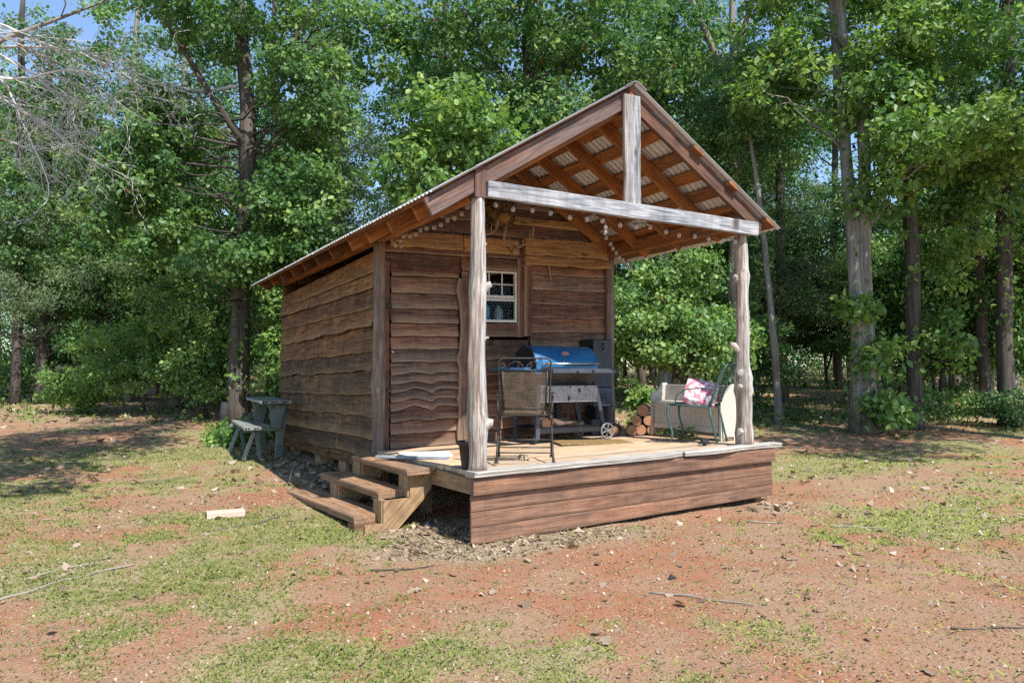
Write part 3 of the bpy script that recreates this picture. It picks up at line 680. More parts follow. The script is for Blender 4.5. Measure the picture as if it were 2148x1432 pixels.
b = MB(); beam(b, (XR, -.075, ZR - .115), (XR, 2.3, ZR - .115), .05, .15, (0, 0, 1), .005, .0, 70, .45, .8); part(b, 'ridge_beam', M['roofwood'])
b = MB(); beam(b, (0.005, .05, 2.275), (.005, 6.3, 2.262), .09, .165, (0, 0, 1), .008, .004, 71, .5, .75); part(b, 'plate_beam', M['roofwood'])
b = MB(); beam(b, (3.04, .075, 2.262), (3.05, 6.3, 2.262), .09, .15, (0, 0, 1), .008, .004, 72, .45, .75); part(b, 'plate_beam', M['roofwood'])
b = MB(); beam(b, (.047, -.078, 2.248), (3.125, -.078, 2.155), .045, .135, (0, 0, 1), .006, .004, 73, .75, .12, seg=26); part(b, 'tie_beam', M['greywood'])
b = MB(); plank(b, (1.435, -.054, 2.26), (0, 0, 1), (1, 0, 0), (0, -1, 0), .99, lambda u: .006 * wav(u, 91, 4) + .012 * math.exp(-((u - .25) / .1) ** 2), lambda u: .185 + .012 * wav(u, 92, 3.5), .04, .04, 99, .62, .35, du=.04); part(b, 'king_post', M['greywood'])

# deck
b = MB(); y = -.0; k = 0; rng = random.Random(4)
while y < 2.2:
    beam(b, (-.03 + rng.uniform(-.015, .01), y + .068, -.02), (3.36 + rng.uniform(-.02, .01), y + .068, -.02 + rng.uniform(-.001, .001)), .132, .036, (0, 0, 1), .005, 0, k + 20, rng.uniform(.4, .68), rng.uniform(.35, .95)); y += .138; k += 1
part(b, 'deck_boards', M['deck'])
for i, (x0, x1, f, sd) in enumerate(((-.095, 2.085, lambda u: .168 + .008 * wav(u, 141, 2.) - .035 * float(sstep(2.02, 2.13, u)), 140), (2.09, 3.385, lambda u: .15 + .04 * math.exp(-((u - .38) / .35) ** 2) - .03 * math.exp(-((u - .85) / .25) ** 2) + .006 * wav(u, 145, 3) + .012 * float(sstep(1.1, 1.29, u)), 150))):
    b = MB(); plank(b, (x0, .025, -.004), (1, 0, 0), (0, -1, 0), (0, 0, 1), x1 - x0, lambda u: 0, f, .014, .016, sd, .72, .2, du=.03, edgew=0)
    plank(b, (x0 + .002, .024, -.004), (1, 0, 0), (0, -1, 0), (0, 0, -1), x1 - x0 - .004, lambda u: .001, lambda u, f=f: f(u) - .006, .028, .028, sd + 1, .5, .3, du=.03, edgew=0)
    part(b, 'deck_edge', M['cap'])
b = MB(); zl = (-.042, -.176, -.308, -.427, -.564); zr_ = (-.042, -.174, -.300, -.407, -.515)
for k in range(4):
    y = -.108 if k == 0 else -.062 - .002 * k; ln = 3.395
    f = lambda u, i: zl[i] + (zr_[i] - zl[i]) * u / ln
    plank(b, (-.085, -.045, 0), (1, 0, 0), (0, 0, 1), (0, -1, 0), ln, lambda u, k=k: f(u, k + 1) + .0025, lambda u, k=k: f(u, k), -.045 - y, -.045 - y, 160 + k, .52 + .06 * (k % 2), .6, du=.3, edgew=.25)
for k in range(4):
    y = -.1085 if k == 0 else -.0625 - .002 * k
    for x in (.04, .82, 1.62, 2.44, 3.2):
        for q in (.25, .75):
            u = x + .085; zt = zl[k] + (zr_[k] - zl[k]) * u / 3.395; zb = zl[k + 1] + (zr_[k + 1] - zl[k + 1]) * u / 3.395
            tube(b, [(x, y + .004, zt + (zb - zt) * q), (x, y - .0035, zt + (zb - zt) * q)], .0042, 6, mat=1)
part(b, 'skirt', [M['skirt'], M['charcoal']])
b = MB(); beam(b, (-.045, -.03, -.108), (-.045, 2.2, -.108), .038, .135, (0, 0, 1), .004, 0, 171, .5, .6); part(b, 'rim_joist', M['pine'])
b = MB(); beam(b, (3.29, -.03, -.108), (3.29, 2.2, -.108), .038, .135, (0, 0, 1), .004, 0, 172, .4, .5); part(b, 'rim_joist', M['pine'])
for y in (.7, 1.4, 2.1):
    b = MB(); beam(b, (-.02, y, -.108), (3.26, y, -.108), .038, .13, (0, 0, 1), .004, 0, 175, .3, .4); part(b, 'joist', M['pine'])
for x, y in ((.05, .06), (3.2, .06), (.12, 1.25), (3.2, 1.3)):
    b = MB(); z0 = gz1(x, y) - .05 - shz(x, y); box(b, (x, y, (z0 - .18) / 2), (.09, .09, abs(z0) - .18), axis=2, tone=.35, warm=.3); part(b, 'deck_leg', M['pine'])
b = MB(); beam(b, (.02, 2.32, -.15), (.02, 6.34, -.15), .05, .14, (0, 0, 1), .005, .003, 181, .42, .45); part(b, 'sill_beam', M['side'])
for x, y, s in ((.13, 2.62, .2), (.13, 3.05, .18), (.12, 3.5, .26), (.14, 4.6, .22), (.14, 5.9, .25), (2.9, 3.2, .25), (2.9, 5.9, .25)):
    b = MB(); z0 = gz1(x, y) - .04 - shz(x, y); box(b, (x, y, (z0 - .215) / 2), (.2, s, -.215 - z0), axis=2, bev=.008, tone=.5, warm=.3, seed=int(y * 10)); part(b, 'foundation_block', M['pine'])

# ------------------------------------------------------------------ wooden steps at the side of the deck
steps = empty('wooden_steps', (-.3, 1.6, -.5), label='weathered three-tread wooden steps leading up to the deck at its open end', cat='steps')
def tread(c, L, wd, th, seed, rz=0, tilt=0.0):
    b = MB(); U = np.array((-math.sin(rz), math.cos(rz), 0)); Vv = np.array((math.cos(rz), math.sin(rz), 0)); c = np.array(c, float)
    plank(b, c - U * L / 2 - Vv * wd / 2, U, Vv, (0, 0, 1), L, lambda u: .012 * wav(u, seed, 4, 5), lambda u: wd + .006 * wav(u, seed + 1, 4, 5), th / 2, th / 2, seed, .62, .72, du=.04, edgew=.7)
    plank(b, c - U * (L / 2 - .002) - Vv * wd / 2, U, Vv, (0, 0, -1), L - .004, lambda u: .004 + .012 * wav(u, seed, 4, 5), lambda u: wd - .004, th / 2, th / 2, seed + 5, .45, .6, du=.04, edgew=.5)
    # open checks along the grain
    for q, (o0, ln) in enumerate(((.32, .5), (.6, .35), (.48, .3))):
        p0 = c - U * (L / 2 - ln * .25) + Vv * wd * (o0 - .5); pts = []
        for i in range(9): pts.append(p0 + U * (ln * i / 8) + Vv * (.012 * wav(i * .2, seed + q + 9, 2)) + np.array((0, 0, th / 2 + .0012)))
        hw = [.0005, .003, .005, .006, .006, .005, .004, .003, .0005]
        vs = []; fs = []
        for i, p in enumerate(pts): vs += [p - Vv * hw[i], p + Vv * hw[i], p + Vv * hw[i] - np.array((0, 0, .02)), p - Vv * hw[i] - np.array((0, 0, .02))]
        for i in range(8): fs.append((4 * i, 4 * i + 1, 4 * i + 5, 4 * i + 4))
        b.add(vs, fs, tone=.0, warm=.3, mat=1)
    return b.build('tread', [M['step'], M['charcoal']], steps, shear=True)
tread((-.60, 1.80, -.435), 1.85, .33, .06, 210, .05); tread((-.38, 1.66, -.245), 1.62, .29, .06, 220, .02); tread((-.205, 1.36, -.045), 1.45, .26, .05, 230)
for y in (.74, 1.95):
    b = MB()
    for y0, y1 in ((y, y + .04),):
        prof = [(-.06, -.075), (-.06, -.20), (-.13, -.30), (-.44, -.60), (-.66, -.60), (-.66, -.47), (-.5, -.468), (-.5, -.28), (-.26, -.278), (-.26, -.075)]
        secs = [[(px, yy, pz) for px, pz in prof] for yy in (y0, y1)]
        loft(b, secs, [[(px * .7 + pz * .7, px - pz, yy) for px, yy, pz in s] for s in secs], tone=.55, warm=.6)
    b.build('stringer', M['pine'], steps, shear=True)
for x, z0, z1, y1 in ((-.49, -.465, -.278, .9), (-.255, -.27, -.073, .9)):
    b = MB(); box(b, (x, .86, (z0 + z1) / 2), (.045, .2, z1 - z0), axis=2, tone=.55, warm=.55); b.build('riser_block', M['pine'], steps, shear=True)
    b = MB(); box(b, (x, 2.1, (z0 + z1) / 2), (.045, .2, z1 - z0), axis=2, tone=.55, warm=.55); b.build('riser_block', M['pine'], steps, shear=True)
b = MB(); box(b, (-.62, .92, -.535), (.2, .16, .13), tone=.4, warm=.8, seed=3); b.build('riser_block', M['skirt'], steps, shear=True)

# ------------------------------------------------------------------ string lights
lights = empty('string_lights', (.1, .05, 2.15 + shz(.1, .05)), label='string of clear globe bulbs on black cord looped under the porch roof', cat='string lights')
cord = MB(); bulbs = []
def strand(pts, nb, sag, first=0.0):
    P = [np.array(p, float) for p in pts]; path = []
    for a, c in zip(P[:-1], P[1:]):
        n = 10
        for i in range(n): t = i / n; path.append(a + (c - a) * t - np.array((0, 0, sag * 4 * t * (1 - t))))
    path.append(P[-1]); tube(cord, path, .0035, 5, tone=.3)
    seg = np.cumsum([0] + [np.linalg.norm(path[i + 1] - path[i]) for i in range(len(path) - 1)])
    for k in range(nb):
        s = seg[-1] * (k + .5) / nb; i = min(len(path) - 2, int(np.searchsorted(seg, s)) - 1)
        bulbs.append(path[i] + (path[i + 1] - path[i]) * ((s - seg[i]) / (seg[i + 1] - seg[i] + 1e-9)))
strand([(.07, .0, 2.20), (.62, -.01, 2.19), (1.2, -.01, 2.17), (1.8, -.01, 2.16), (2.4, 0, 2.13), (2.98, 0, 2.13)], 16, .025)
strand([(.08, .25, 2.24), (.1, .75, 2.19), (.09, 1.3, 2.2), (.1, 1.8, 2.2), (.12, 2.15, 2.19)], 13, .03)
strand([(.25, 2.17, 2.17), (.12, 2.12, 2.16)], 2, .01)
strand([(1.42, .2, 2.26), (1.83, .7, 2.2), (2.25, 1.1, 2.14), (2.7, 1.5, 2.11), (3.0, 1.75, 2.1), (3.15, 1.95, 2.11)], 12, .02)
cord.build('cord', M['cord'], lights, off=root_loc(lights)); 
cb = MB(); lathe(cb, [(.004, .0), (.013, -.002), (.014, -.028), (.012, -.03)], (0, 0, 0), 8, mat=0)
lathe(cb, [(.012, -.03), (.02, -.036), (.0265, -.05), (.0285, -.064), (.026, -.079), (.018, -.09), (.006, -.096)], (0, 0, 0), 12, mat=1)
lathe(cb, [(.003, -.034), (.006, -.05), (.007, -.064), (.002, -.074)], (0, 0, 0), 6, mat=2)
b0 = cb.build('bulb', [M['brass'], M['bulb'], M['golden']], lights)
for i, p in enumerate(bulbs):
    o = b0 if i == 0 else b0.copy()
    if i: COL.objects.link(o); o.parent = lights
    o.location = Vector(p) - lights.location; o.location.z += shz(p[0], p[1]) * 0 ; o.rotation_euler = (rng.uniform(-.25, .25), rng.uniform(-.25, .25), 0); o.scale = (.62, .62, .62)

# ------------------------------------------------------------------ things on the front wall
def world(x, y, z): return (x, y, z + shz(x, y))
def antlers(loc, s, label, lean, tines):
    a = empty('deer_antlers', world(*loc), label=label, cat='antlers', group='antlers on the front wall')
    b = MB(); tube(b, [(-.03, .0, .0), (0, -.02, -.015), (.03, .0, .0)], [.02, .028, .02], 8, rough=.2, seed=3); tube(b, [(0, -.01, .0), (0, -.03, -.05), (0, -.035, -.085)], [.026, .03, .012], 8, rough=.2, seed=5)
    b.build('skull_plate', M['antler'], a)
    for sg in (-1, 1):
        b = MB(); main = []
        for i in range(13):
            t = i / 12; main.append((sg * s * (.02 + .17 * math.sin(t * 2.1) + .02 * t), -.02 - s * (.16 * t), s * (.01 + .05 * t + .17 * t * t) + lean * sg * t))
        tube(b, main, [.013 * (1 - .72 * i / 12) for i in range(13)], 7, rough=.1, seed=7)
        for (t, h) in tines:
            i = int(t * 12); p = np.array(main[i]); tube(b, [p, p + np.array((sg * -.012, -.02, h * .5)) * s * 1, p + np.array((sg * .004, -.03, h)) * s], [.009, .007, .002], 6)
        b.build('antler', M['antler'], a)
    return a
antlers((1.19, FY - .07, 2.33), .8, 'smaller pair of deer antlers on the front wall, closest to the silver porch post', .0, ((.35, .14), (.6, .15), (.8, .1)))
antlers((1.62, FY - .07, 2.22), .95, 'larger pair of deer antlers on a skull plate above the window', .02, ((.3, .1), (.5, .17), (.7, .15), (.88, .1)))
bu = empty('wood_burl', world(1.48, FY - .02, 2.63), label='dark rough wood burl with golden centre high on the gable wall', cat='wood burl')
b = MB(); secs = []
for (r, h) in ((.19, .0), (.2, -.03), (.16, -.07), (.09, -.085), (.03, -.09)):
    secs.append([(r * math.cos(q * .349) * (1 + .16 * wav(q * .349, 3, 2)) * 1.05, h, r * math.sin(q * .349) * (1 + .16 * wav(q * .349 + 5, 4, 2))) for q in range(18)])
loft(b, secs, secs, smooth=True); b.build('burl_body', M['burl'], bu)
b = MB(); secs = []
for (r, h) in ((.085, -.06), (.075, -.11), (.045, -.13), (.01, -.135)): secs.append([(r * math.cos(q * .4488) * (1 + .3 * wav(q * .9, 13, 2)), h, -.07 + .8 * r * math.sin(q * .4488)) for q in range(14)])
loft(b, secs, secs, smooth=True); b.build('burl_centre', M['golden'], bu)
b = MB(); p = world(2.13, FY - .035, 2.09); beam(b, (0, 0, 0), (.05, 0, -.24), .018, .012, (0, -1, 0), .002, tone=.6, warm=.6)
o = tag(b.build('hanging_stick', M['pine']), 'thin wooden stick hanging at a slant on the front wall', 'stick'); o.location = p
jug = MB(); lathe(jug, [(.001, 0), (.09, .0), (.095, .02), (.095, .17), (.05, .24), (.025, .25), (.025, .28), (.001, .28)], (0, 0, 0), 18); o = jug.build('water_jug', plain('blue plastic', (.1, .36, .5), .3)); o.location = world(1.36, FY + .2, 1.37); tag(o, 'blue plastic jug standing inside behind the window glass', 'jug')
jug = MB(); lathe(jug, [(.001, 0), (.055, .0), (.058, .02), (.058, .14), (.03, .18), (.02, .21), (.001, .21)], (0, 0, 0), 16); o = jug.build('bottle', plain('pale grey plastic', (.32, .36, .36), .4)); o.location = world(1.58, FY + .2, 1.37); tag(o, 'small white bottle standing inside behind the window glass', 'bottle')

# ------------------------------------------------------------------ pellet grill
def mesh_panel(mb, O, U, V, w, h, step_u, step_v, t=.0012, wd=.004, **k):
    """expanded metal: diamond lattice of thin strands on a w x h panel"""
    O = np.array(O, float); U = np.array(U, float); V = np.array(V, float); Nn = np.cross(U, V)
    sl = step_v / step_u
    for sg in (1, -1):
        c0 = -h / sl if sg > 0 else 0
        u0 = c0 if sg > 0 else 0; n = int((w + h / sl) / step_u) + 2
        for i in range(n):
            a = (-h / sl + i * step_u)
            if sg > 0: pts = [(a, 0), (a + h / sl, h)]
            else: pts = [(a + h / sl, 0), (a, h)]
            (x0, y0), (x1, y1) = pts
            ta = 0.; tb = 1.; dx = x1 - x0
            if abs(dx) > 1e-9:
                q0, q1 = sorted(((0 - x0) / dx, (w - x0) / dx)); ta = max(ta, q0); tb = min(tb, q1)
            if tb - ta < .02: continue
            p = O + U * (x0 + dx * ta) + V * (y0 + (y1 - y0) * ta); q = O + U * (x0 + dx * tb) + V * (y0 + (y1 - y0) * tb)
            beam(mb, p + Nn * t * sg, q + Nn * t * sg, wd, .0016, Nn, .0004, **k)
GX, GY = 2.0, 1.82
grill = empty('pellet_grill', world(GX, GY, .014), label='blue-lidded smoker grill on a black cart with a tall hopper, by the front wall', cat='grill')
def g(mb, name, mat, parent=grill): return mb.build(name, mat, parent)
def arc(cx, cz, r, a0, a1, n): return [(cx + r * math.cos(a0 + (a1 - a0) * i / n), cz + r * math.sin(a0 + (a1 - a0) * i / n)) for i in range(n + 1)]
hx0, hx1, hy, hz, hr = -.42, .42, .06, .80, .255
b = MB(); prof = arc(hy, hz, hr, math.radians(188), math.radians(-5), 26)
secs = [[(x, hy + (p - hy) * s, hz + (q - hz) * s) for p, q in prof] for x, s in ((hx0, .985), (hx0 + .012, 1), (hx1 - .012, 1), (hx1, .985))]
inner = lambda s: [(s[i][0], hy + (s[i][1] - hy) * .975, hz + (s[i][2] - hz) * .975) for i in range(len(s))]
loft(b, [list(s) + list(reversed(inner(s))) for s in secs], [list(s) * 2 for s in secs], smooth=False); 
for p in b.sm: pass
b.sm = [True] * len(b.sm); hood = g(b, 'hood', M['blue'])
for x in (hx0 + .004, hx1 - .004):
    b = MB(); ring = [(x, p, q) for p, q in arc(hy, hz, hr * .97, math.radians(188), math.radians(-5), 26)]
    loft(b, [ring, [(x + .004, p, q) for _, p, q in ring]], [ring, ring], tone=.3); b.build('hood_end', M['black'], hood)
b = MB(); rim = [(hx0 + .003, p, q) for p, q in arc(hy, hz, hr * 1.0, math.radians(188), math.radians(-5), 22)]; tube(b, rim, .006, 6); b.build('hood_rim', M['steel'], hood)
b = MB(); tube(b, [(-.36, -.235, .85), (.40, -.235, .85)], .012, 10)
b.build('handle', M['chrome'], hood)
for x in (-.3, .34):
    b = MB(); tube(b, [(x, -.19, .85), (x, -.235, .85)], .009, 8); b.build('handle_bracket', M['black'], hood)
# round badge with pale script, on the front of the lid
ang = math.radians(140); bc = np.array((-.0, hy + hr * math.cos(ang), hz + hr * math.sin(ang))); bn = np.array((0, math.cos(ang), math.sin(ang))); bu_ = np.array((1., 0, 0)); bv = np.cross(bn, bu_) * -1
if bv[2] < 0: bv = -bv
b = MB(); ring = lambda k, h: [bc + bu_ * (.052 * k * math.cos(q * .3142)) + bv * (.027 * k * math.sin(q * .3142)) + bn * h for q in range(20)]
loft(b, [ring(1, -.004), ring(1, .004), ring(.94, .006)], [ring(1, 0)] * 3); badge = b.build('badge', M['pinklogo'], hood)
b = MB(); pts = [bc + bn * .0075 + bu_ * x + bv * yv for x, yv in ((-.036, -.004), (-.03, .008), (-.024, -.008), (-.016, .006), (-.008, -.006), (.0, .007), (.006, -.007), (.014, .006), (.02, -.006), (.03, .005), (.038, -.002))]
tube(b, pts, .0022, 5); tube(b, [bc + bn * .0075 + bu_ * x - bv * (.013 - abs(x) * .08) for x in (-.03, -.01, .01, .03)], .0016, 5)
tube(b, [bc + bn * .007 + bu_ * (.048 * math.cos(q * .3142)) + bv * (.0235 * math.sin(q * .3142)) for q in range(20)], .0014, 5, closed=True); b.build('badge_script', M['whitelogo'], badge)
b = MB(); prof = arc(hy, hz - .01, .225, math.radians(180), math.radians(360), 18); secs = [[(x, p, q) for p, q in prof] for x in (-.40, .40)]
loft(b, secs, secs, smooth=True); g(b, 'barrel', M['barrel'])
b = MB(); box(b, (.0, -.17, .765), (.86, .03, .06)); g(b, 'lid_sill', M['blue'])
b = MB(); box(b, (.09, -.30, .768), (.86, .20, .052), bev=.008); g(b, 'front_shelf', M['steel'])
b = MB(); box(b, (-.58, .05, .79), (.26, .36, .04), bev=.006); g(b, 'side_shelf', M['blue'])
b = MB(); box(b, (-.55, .05, .66), (.05, .3, .22)); g(b, 'side_bracket', M['black'])
for x, z in ((-.02, .772), (.19, .78)):
    b = MB(); tube(b, [(x, -.40, z - .01), (x, -.425, z - .01)], .011, 8); g(b, 'hook', M['black'])
b = MB(); mesh_panel(b, (-.42, -.275, .435), (1, 0, 0), (0, 0, 1), .75, .165, .022, .03, wd=.0055); 
for (z) in (.432, .602): beam(b, (-.43, -.272, z), (.335, -.272, z), .012, .012)
g(b, 'mesh_front', M['meshlight'])
b = MB(); box(b, (-.045, -.05, .615), (.77, .44, .016)); box(b, (-.045, -.05, .43), (.77, .42, .010)); box(b, (-.045, .15, .52), (.77, .012, .17)); g(b, 'cabinet', M['black'])
for x, z in ((.09, .56), (-.05, .475)):
    b = MB(); box(b, (x, -.285, z), (.02, .018, .045)); g(b, 'latch', M['black'])
for sg, x0, x1 in ((1, .33, .46), (-1, -.42, -.44)):
    for y in (-.24, .22):
        b = MB(); beam(b, (x0, y, .63), (x1, y, .10 if sg > 0 else .03), .05, .035, (0, 1, 0), .004); g(b, 'cart_leg', M['steel'])
b = MB(); beam(b, (-.46, -.24, .125), (.49, -.24, .125), .03, .07); beam(b, (-.46, .22, .125), (.49, .22, .125), .03, .07); box(b, (.01, -.01, .135), (.94, .44, .01)); g(b, 'bottom_shelf', M['black'])
b = MB(); beam(b, (.12, .2, .13), (.12, .2, .43), .06, .05, (0, 1, 0)); g(b, 'brace', M['black'])
for y in (-.285, .265):
    b = MB(); c = np.array((.47, y, .094)); R = .084
    tube(b, [c + np.array((R * math.cos(q * .2618), 0, R * math.sin(q * .2618))) for q in range(24)], .011, 8, closed=True, smooth=True)
    for q in range(6): tube(b, [c, c + np.array((R * math.cos(q * 1.0472 + .3), 0, R * math.sin(q * 1.0472 + .3)))], [.011, .007], 6)
    tube(b, [c + np.array((0, -.025, 0)), c + np.array((0, .025, 0))], .018, 10); g(b, 'wheel', plain('grey wheel', (.2, .2, .2), .4) if y < 0 else bpy.data.materials['grey wheel'])
for y in (-.24, .22):
    b = MB(); tube(b, [(-.46, y - .012, .035), (-.46, y + .012, .035)], .034, 14, smooth=False); g(b, 'caster', M['black'])
hop = MB(); box(hop, (.735, .30, .80), (.27, .27, .70), bev=.008); hopper = g(hop, 'hopper', M['black'])
b = MB(); box(b, (.735, .156, .86), (.262, .014, .56), bev=.003); hdoor = b.build('hopper_panel', M['diamond'], hopper)
b = MB(); tube(b, [(.735, .146, 1.10), (.735, .128, 1.095), (.735, .128, 1.03), (.735, .146, 1.025)], .009, 6); b.build('hopper_latch', M['black'], hdoor)
b = MB(); box(b, (.735, .155, .455), (.275, .03, .225), bev=.004); ld = b.build('louver_door', M['steel'], hopper)
for i in range(5):
    for x in (.69, .76):
        b = MB(); box(b, (x, .138, .42 + i * .024), (.055, .008, .009), bev=.002); b.build('louver', M['steel'], ld) if i in (0, 2, 4) else b.build('louver', M['black'], ld)
b = MB(); box(b, (.735, .136, .362), (.22, .012, .012), bev=.002); b.build('louver_lip', M['chrome'], ld)
b = MB(); box(b, (.735, .28, .27), (.16, .2, .16)); b.build('auger_box', M['black'], hopper)
b = MB(); box(b, (.735, .30, .10), (.25, .22, .19), bev=.006); b.build('base_box', M['steel'], hopper)

# ------------------------------------------------------------------ firewood
def split_log(loc, r, L, rz, label, seed, tilt=0.0, group='split firewood on the shelf of the grill cart', half=False):
    b = MB(); n = 14; pts = []
    secs = []; grs = []
    for i in range(7):
        t = i / 6; s = []
        for j in range(n):
            th = 2 * math.pi * j / n; rr = r * (1 + .09 * wav(th, seed, .8) + .03 * wav(t * 3, seed + j))
            y, z = rr * math.cos(th), rr * math.sin(th)
            if half and z > .25 * r: z = .25 * r + .1 * (z - .25 * r)
            s.append(((t - .5) * L, y, z))
        secs.append(s); grs.append([(t * L + seed, p[1] + seed, p[2]) for p in s])
    loft(b, secs, grs, True, False, False, .5, .45, smooth=True)
    for k, si in ((0, 0), (1, 6)):
        s = secs[si]; x = s[0][0]
        rings = [[(x + (k * 2 - 1) * .001, p[1] * q, p[2] * q) for p in s] for q in (1.0, .88, .45, .1)]
        loft(b, rings[:2], rings[:2], True, False, False, .8, .2, mat=0)
        loft(b, rings[1:], [[(seed + .02 * u[1], 9 * u[1], 9 * u[2]) for u in q] for q in rings[1:]], True, False, True, .6, .5, mat=1)
    o = b.build('firewood_log', [M['log'], M['cutend']]); o.location = loc; o.rotation_euler = (0, tilt, rz)
    return tag(o, label, 'log', group)
gs = grill.location
for (x, y, z, r, L, rz, lab, half) in ((-.28, -.08, .20, .06, .32, 1.35, 'split log with its cut end beside the near cart leg', False), (-.2, -.13, .165, .032, .25, .5, 'thin pale split log in front on the grill cart shelf', True),
        (-.02, -.04, .19, .055, .34, .4, 'thick reddish split log lying slantwise on the grill cart shelf', False), (.12, -.12, .185, .05, .2, 2.2, 'short split log at the open end of the grill cart shelf', True)):
    split_log((gs.x + x, gs.y + y, gs.z + z), r, L, rz, lab, int(100 + x * 37), half=half)
for i, (l, z, r, L, lab) in enumerate(((1.25, .062, .058, .42, 'lone log lying on the deck behind the grill wheel'), (1.45, .066, .062, .42, 'bottom-row log at the open side of the firewood pile'), (1.575, .068, .064, .42, 'middle log in the bottom row of the firewood pile'),
        (1.70, .064, .06, .42, 'bottom-row log of the firewood pile closest to the white bench'), (1.53, .18, .064, .42, 'second-row log of the firewood pile, on the open side'), (1.655, .178, .062, .42, 'second-row log of the firewood pile, against the white bench'), (1.60, .295, .072, .44, 'thick log on top of the firewood pile'))):
    x, y = W(9.25 - .03 * (i % 2), l); split_log(world(x, y, z), r, L, .80 + .12 * wav(i, 5), lab, 140 + i, group='firewood logs stacked beside the white bench')

# ------------------------------------------------------------------ wrought iron chair with mesh back, seen from behind
ch = empty('patio_chair', world(.66, .35, .012), -YAW - .02, label='black iron patio chair with expanded metal back and scrolled top rail', cat='chair')
def c_(mb, name, mat=None): return mb.build(name, mat or M['iron'], ch)
def scroll(mb, c, s, turns=1.3, r0=.03, flip=1, a0=0, rad=.0045):
    pts = []
    for i in range(22):
        t = i / 21; a = a0 + flip * t * turns * 6.283; r = r0 * (1 - .72 * t); pts.append((c[0] + r * math.cos(a), c[1], c[2] + r * math.sin(a)))
    tube(mb, pts, rad, 6); return pts[0]
yb = lambda z: -.20 - (z - .4) * .16
b = MB(); hw = .222
fr_ = [(-hw * .93, yb(.36), .36), (-hw * .96, yb(.6), .6), (-hw, yb(.84), .84)] + [(-hw + .045 * (1 - math.cos(a)), yb(.87), .84 + .045 * math.sin(a)) for a in (.4, .8, 1.2, 1.57)] + [(hw - .045 * (1 - math.cos(a)), yb(.87), .84 + .045 * math.sin(a)) for a in (1.57, 1.2, .8, .4)] + [(hw, yb(.84), .84), (hw * .96, yb(.6), .6), (hw * .93, yb(.36), .36)]
tube(b, fr_, .0085, 7); c_(b, 'back_frame')
for sg in (-1, 1):
    b = MB(); y = yb(.83)
    p = scroll(b, (sg * .035, y, .822), 1, 1.25, .03, -sg, math.pi / 2 if sg > 0 else math.pi / 2)
    tube(b, [p, (sg * .085, y, .856), (sg * .13, y, .833), (sg * .165, y, .812)], .0045, 6)
    q = scroll(b, (sg * .185, y, .822), 1, 1.2, .026, sg, math.pi * 1.5); tube(b, [q, (sg * .165, y, .8), (sg * .16, y, .81)], .0045, 6); c_(b, 'scroll')
b = MB(); tube(b, [(-hw, yb(.785), .785), (hw, yb(.785), .785)], .006, 6); tube(b, [(-.19, yb(.775), .775), (-.178, yb(.44), .44)], .009, 6); tube(b, [(.19, yb(.775), .775), (.178, yb(.44), .44)], .009, 6); tube(b, [(-hw * .95, yb(.46), .46), (hw * .95, yb(.46), .46)], .006, 6); c_(b, 'back_rail')
b = MB(); O = np.array((-.182, yb(.43), .43)); V = nrm((0, -.16, 1)); mesh_panel(b, O, (1, 0, 0), V, .364, .345, .0165, .0245, wd=.0045); c_(b, 'back_mesh', M['mesh'])
b = MB(); mesh_panel(b, (-.185, -.19, .395), (1, 0, 0), nrm((0, 1, .05)), .37, .40, .0165, .0245, wd=.0045); c_(b, 'seat_mesh', M['mesh'])
b = MB(); tube(b, [(-.2, -.2, .392), (.2, -.2, .392), (.2, .22, .412), (-.2, .22, .412)], .009, 7, closed=True); c_(b, 'seat_frame')
for sg in (-1, 1):
    x = sg * .235
    b = MB(); tube(b, [(x * .93, yb(.36), .36), (x * .95, -.16, .40), (x, -.05, .385), (x, .05, .3), (x, -.1, .2), (x, -.22, .1), (x * 1.03, -.265, .0)], [.01] * 6 + [.012], 7); c_(b, 'leg')
    b = MB(); tube(b, [(x, .05, .3), (x, .16, .18), (x * 1.03, .265, .0)], [.01, .01, .012], 7); c_(b, 'leg')
    b = MB(); tube(b, [(x, yb(.6), .57), (x * 1.04, -.1, .585), (x * 1.06, .12, .58), (x * 1.06, .19, .55), (x * 1.04, .17, .47), (x, .13, .405)], [.008, .011, .012, .011, .009, .009], 8); c_(b, 'armrest')
    for yy in (-.265, .265):
        b = MB(); lathe(b, [(.001, 0), (.022, .0), (.022, .008), (.012, .016), (.001, .018)], (x * 1.03, yy, 0), 10); c_(b, 'foot')
b = MB(); tube(b, [(-.238, -.235, .085), (.238, -.235, .085)], .006, 6); c_(b, 'stretcher')
b = MB(); tube(b, [(-.236, -.12, .185), (.236, -.12, .185)], .006, 6); c_(b, 'stretcher')
b = MB(); tube(b, [(-.238, .22, .085), (.238, .22, .085)], .006, 6); c_(b, 'stretcher')

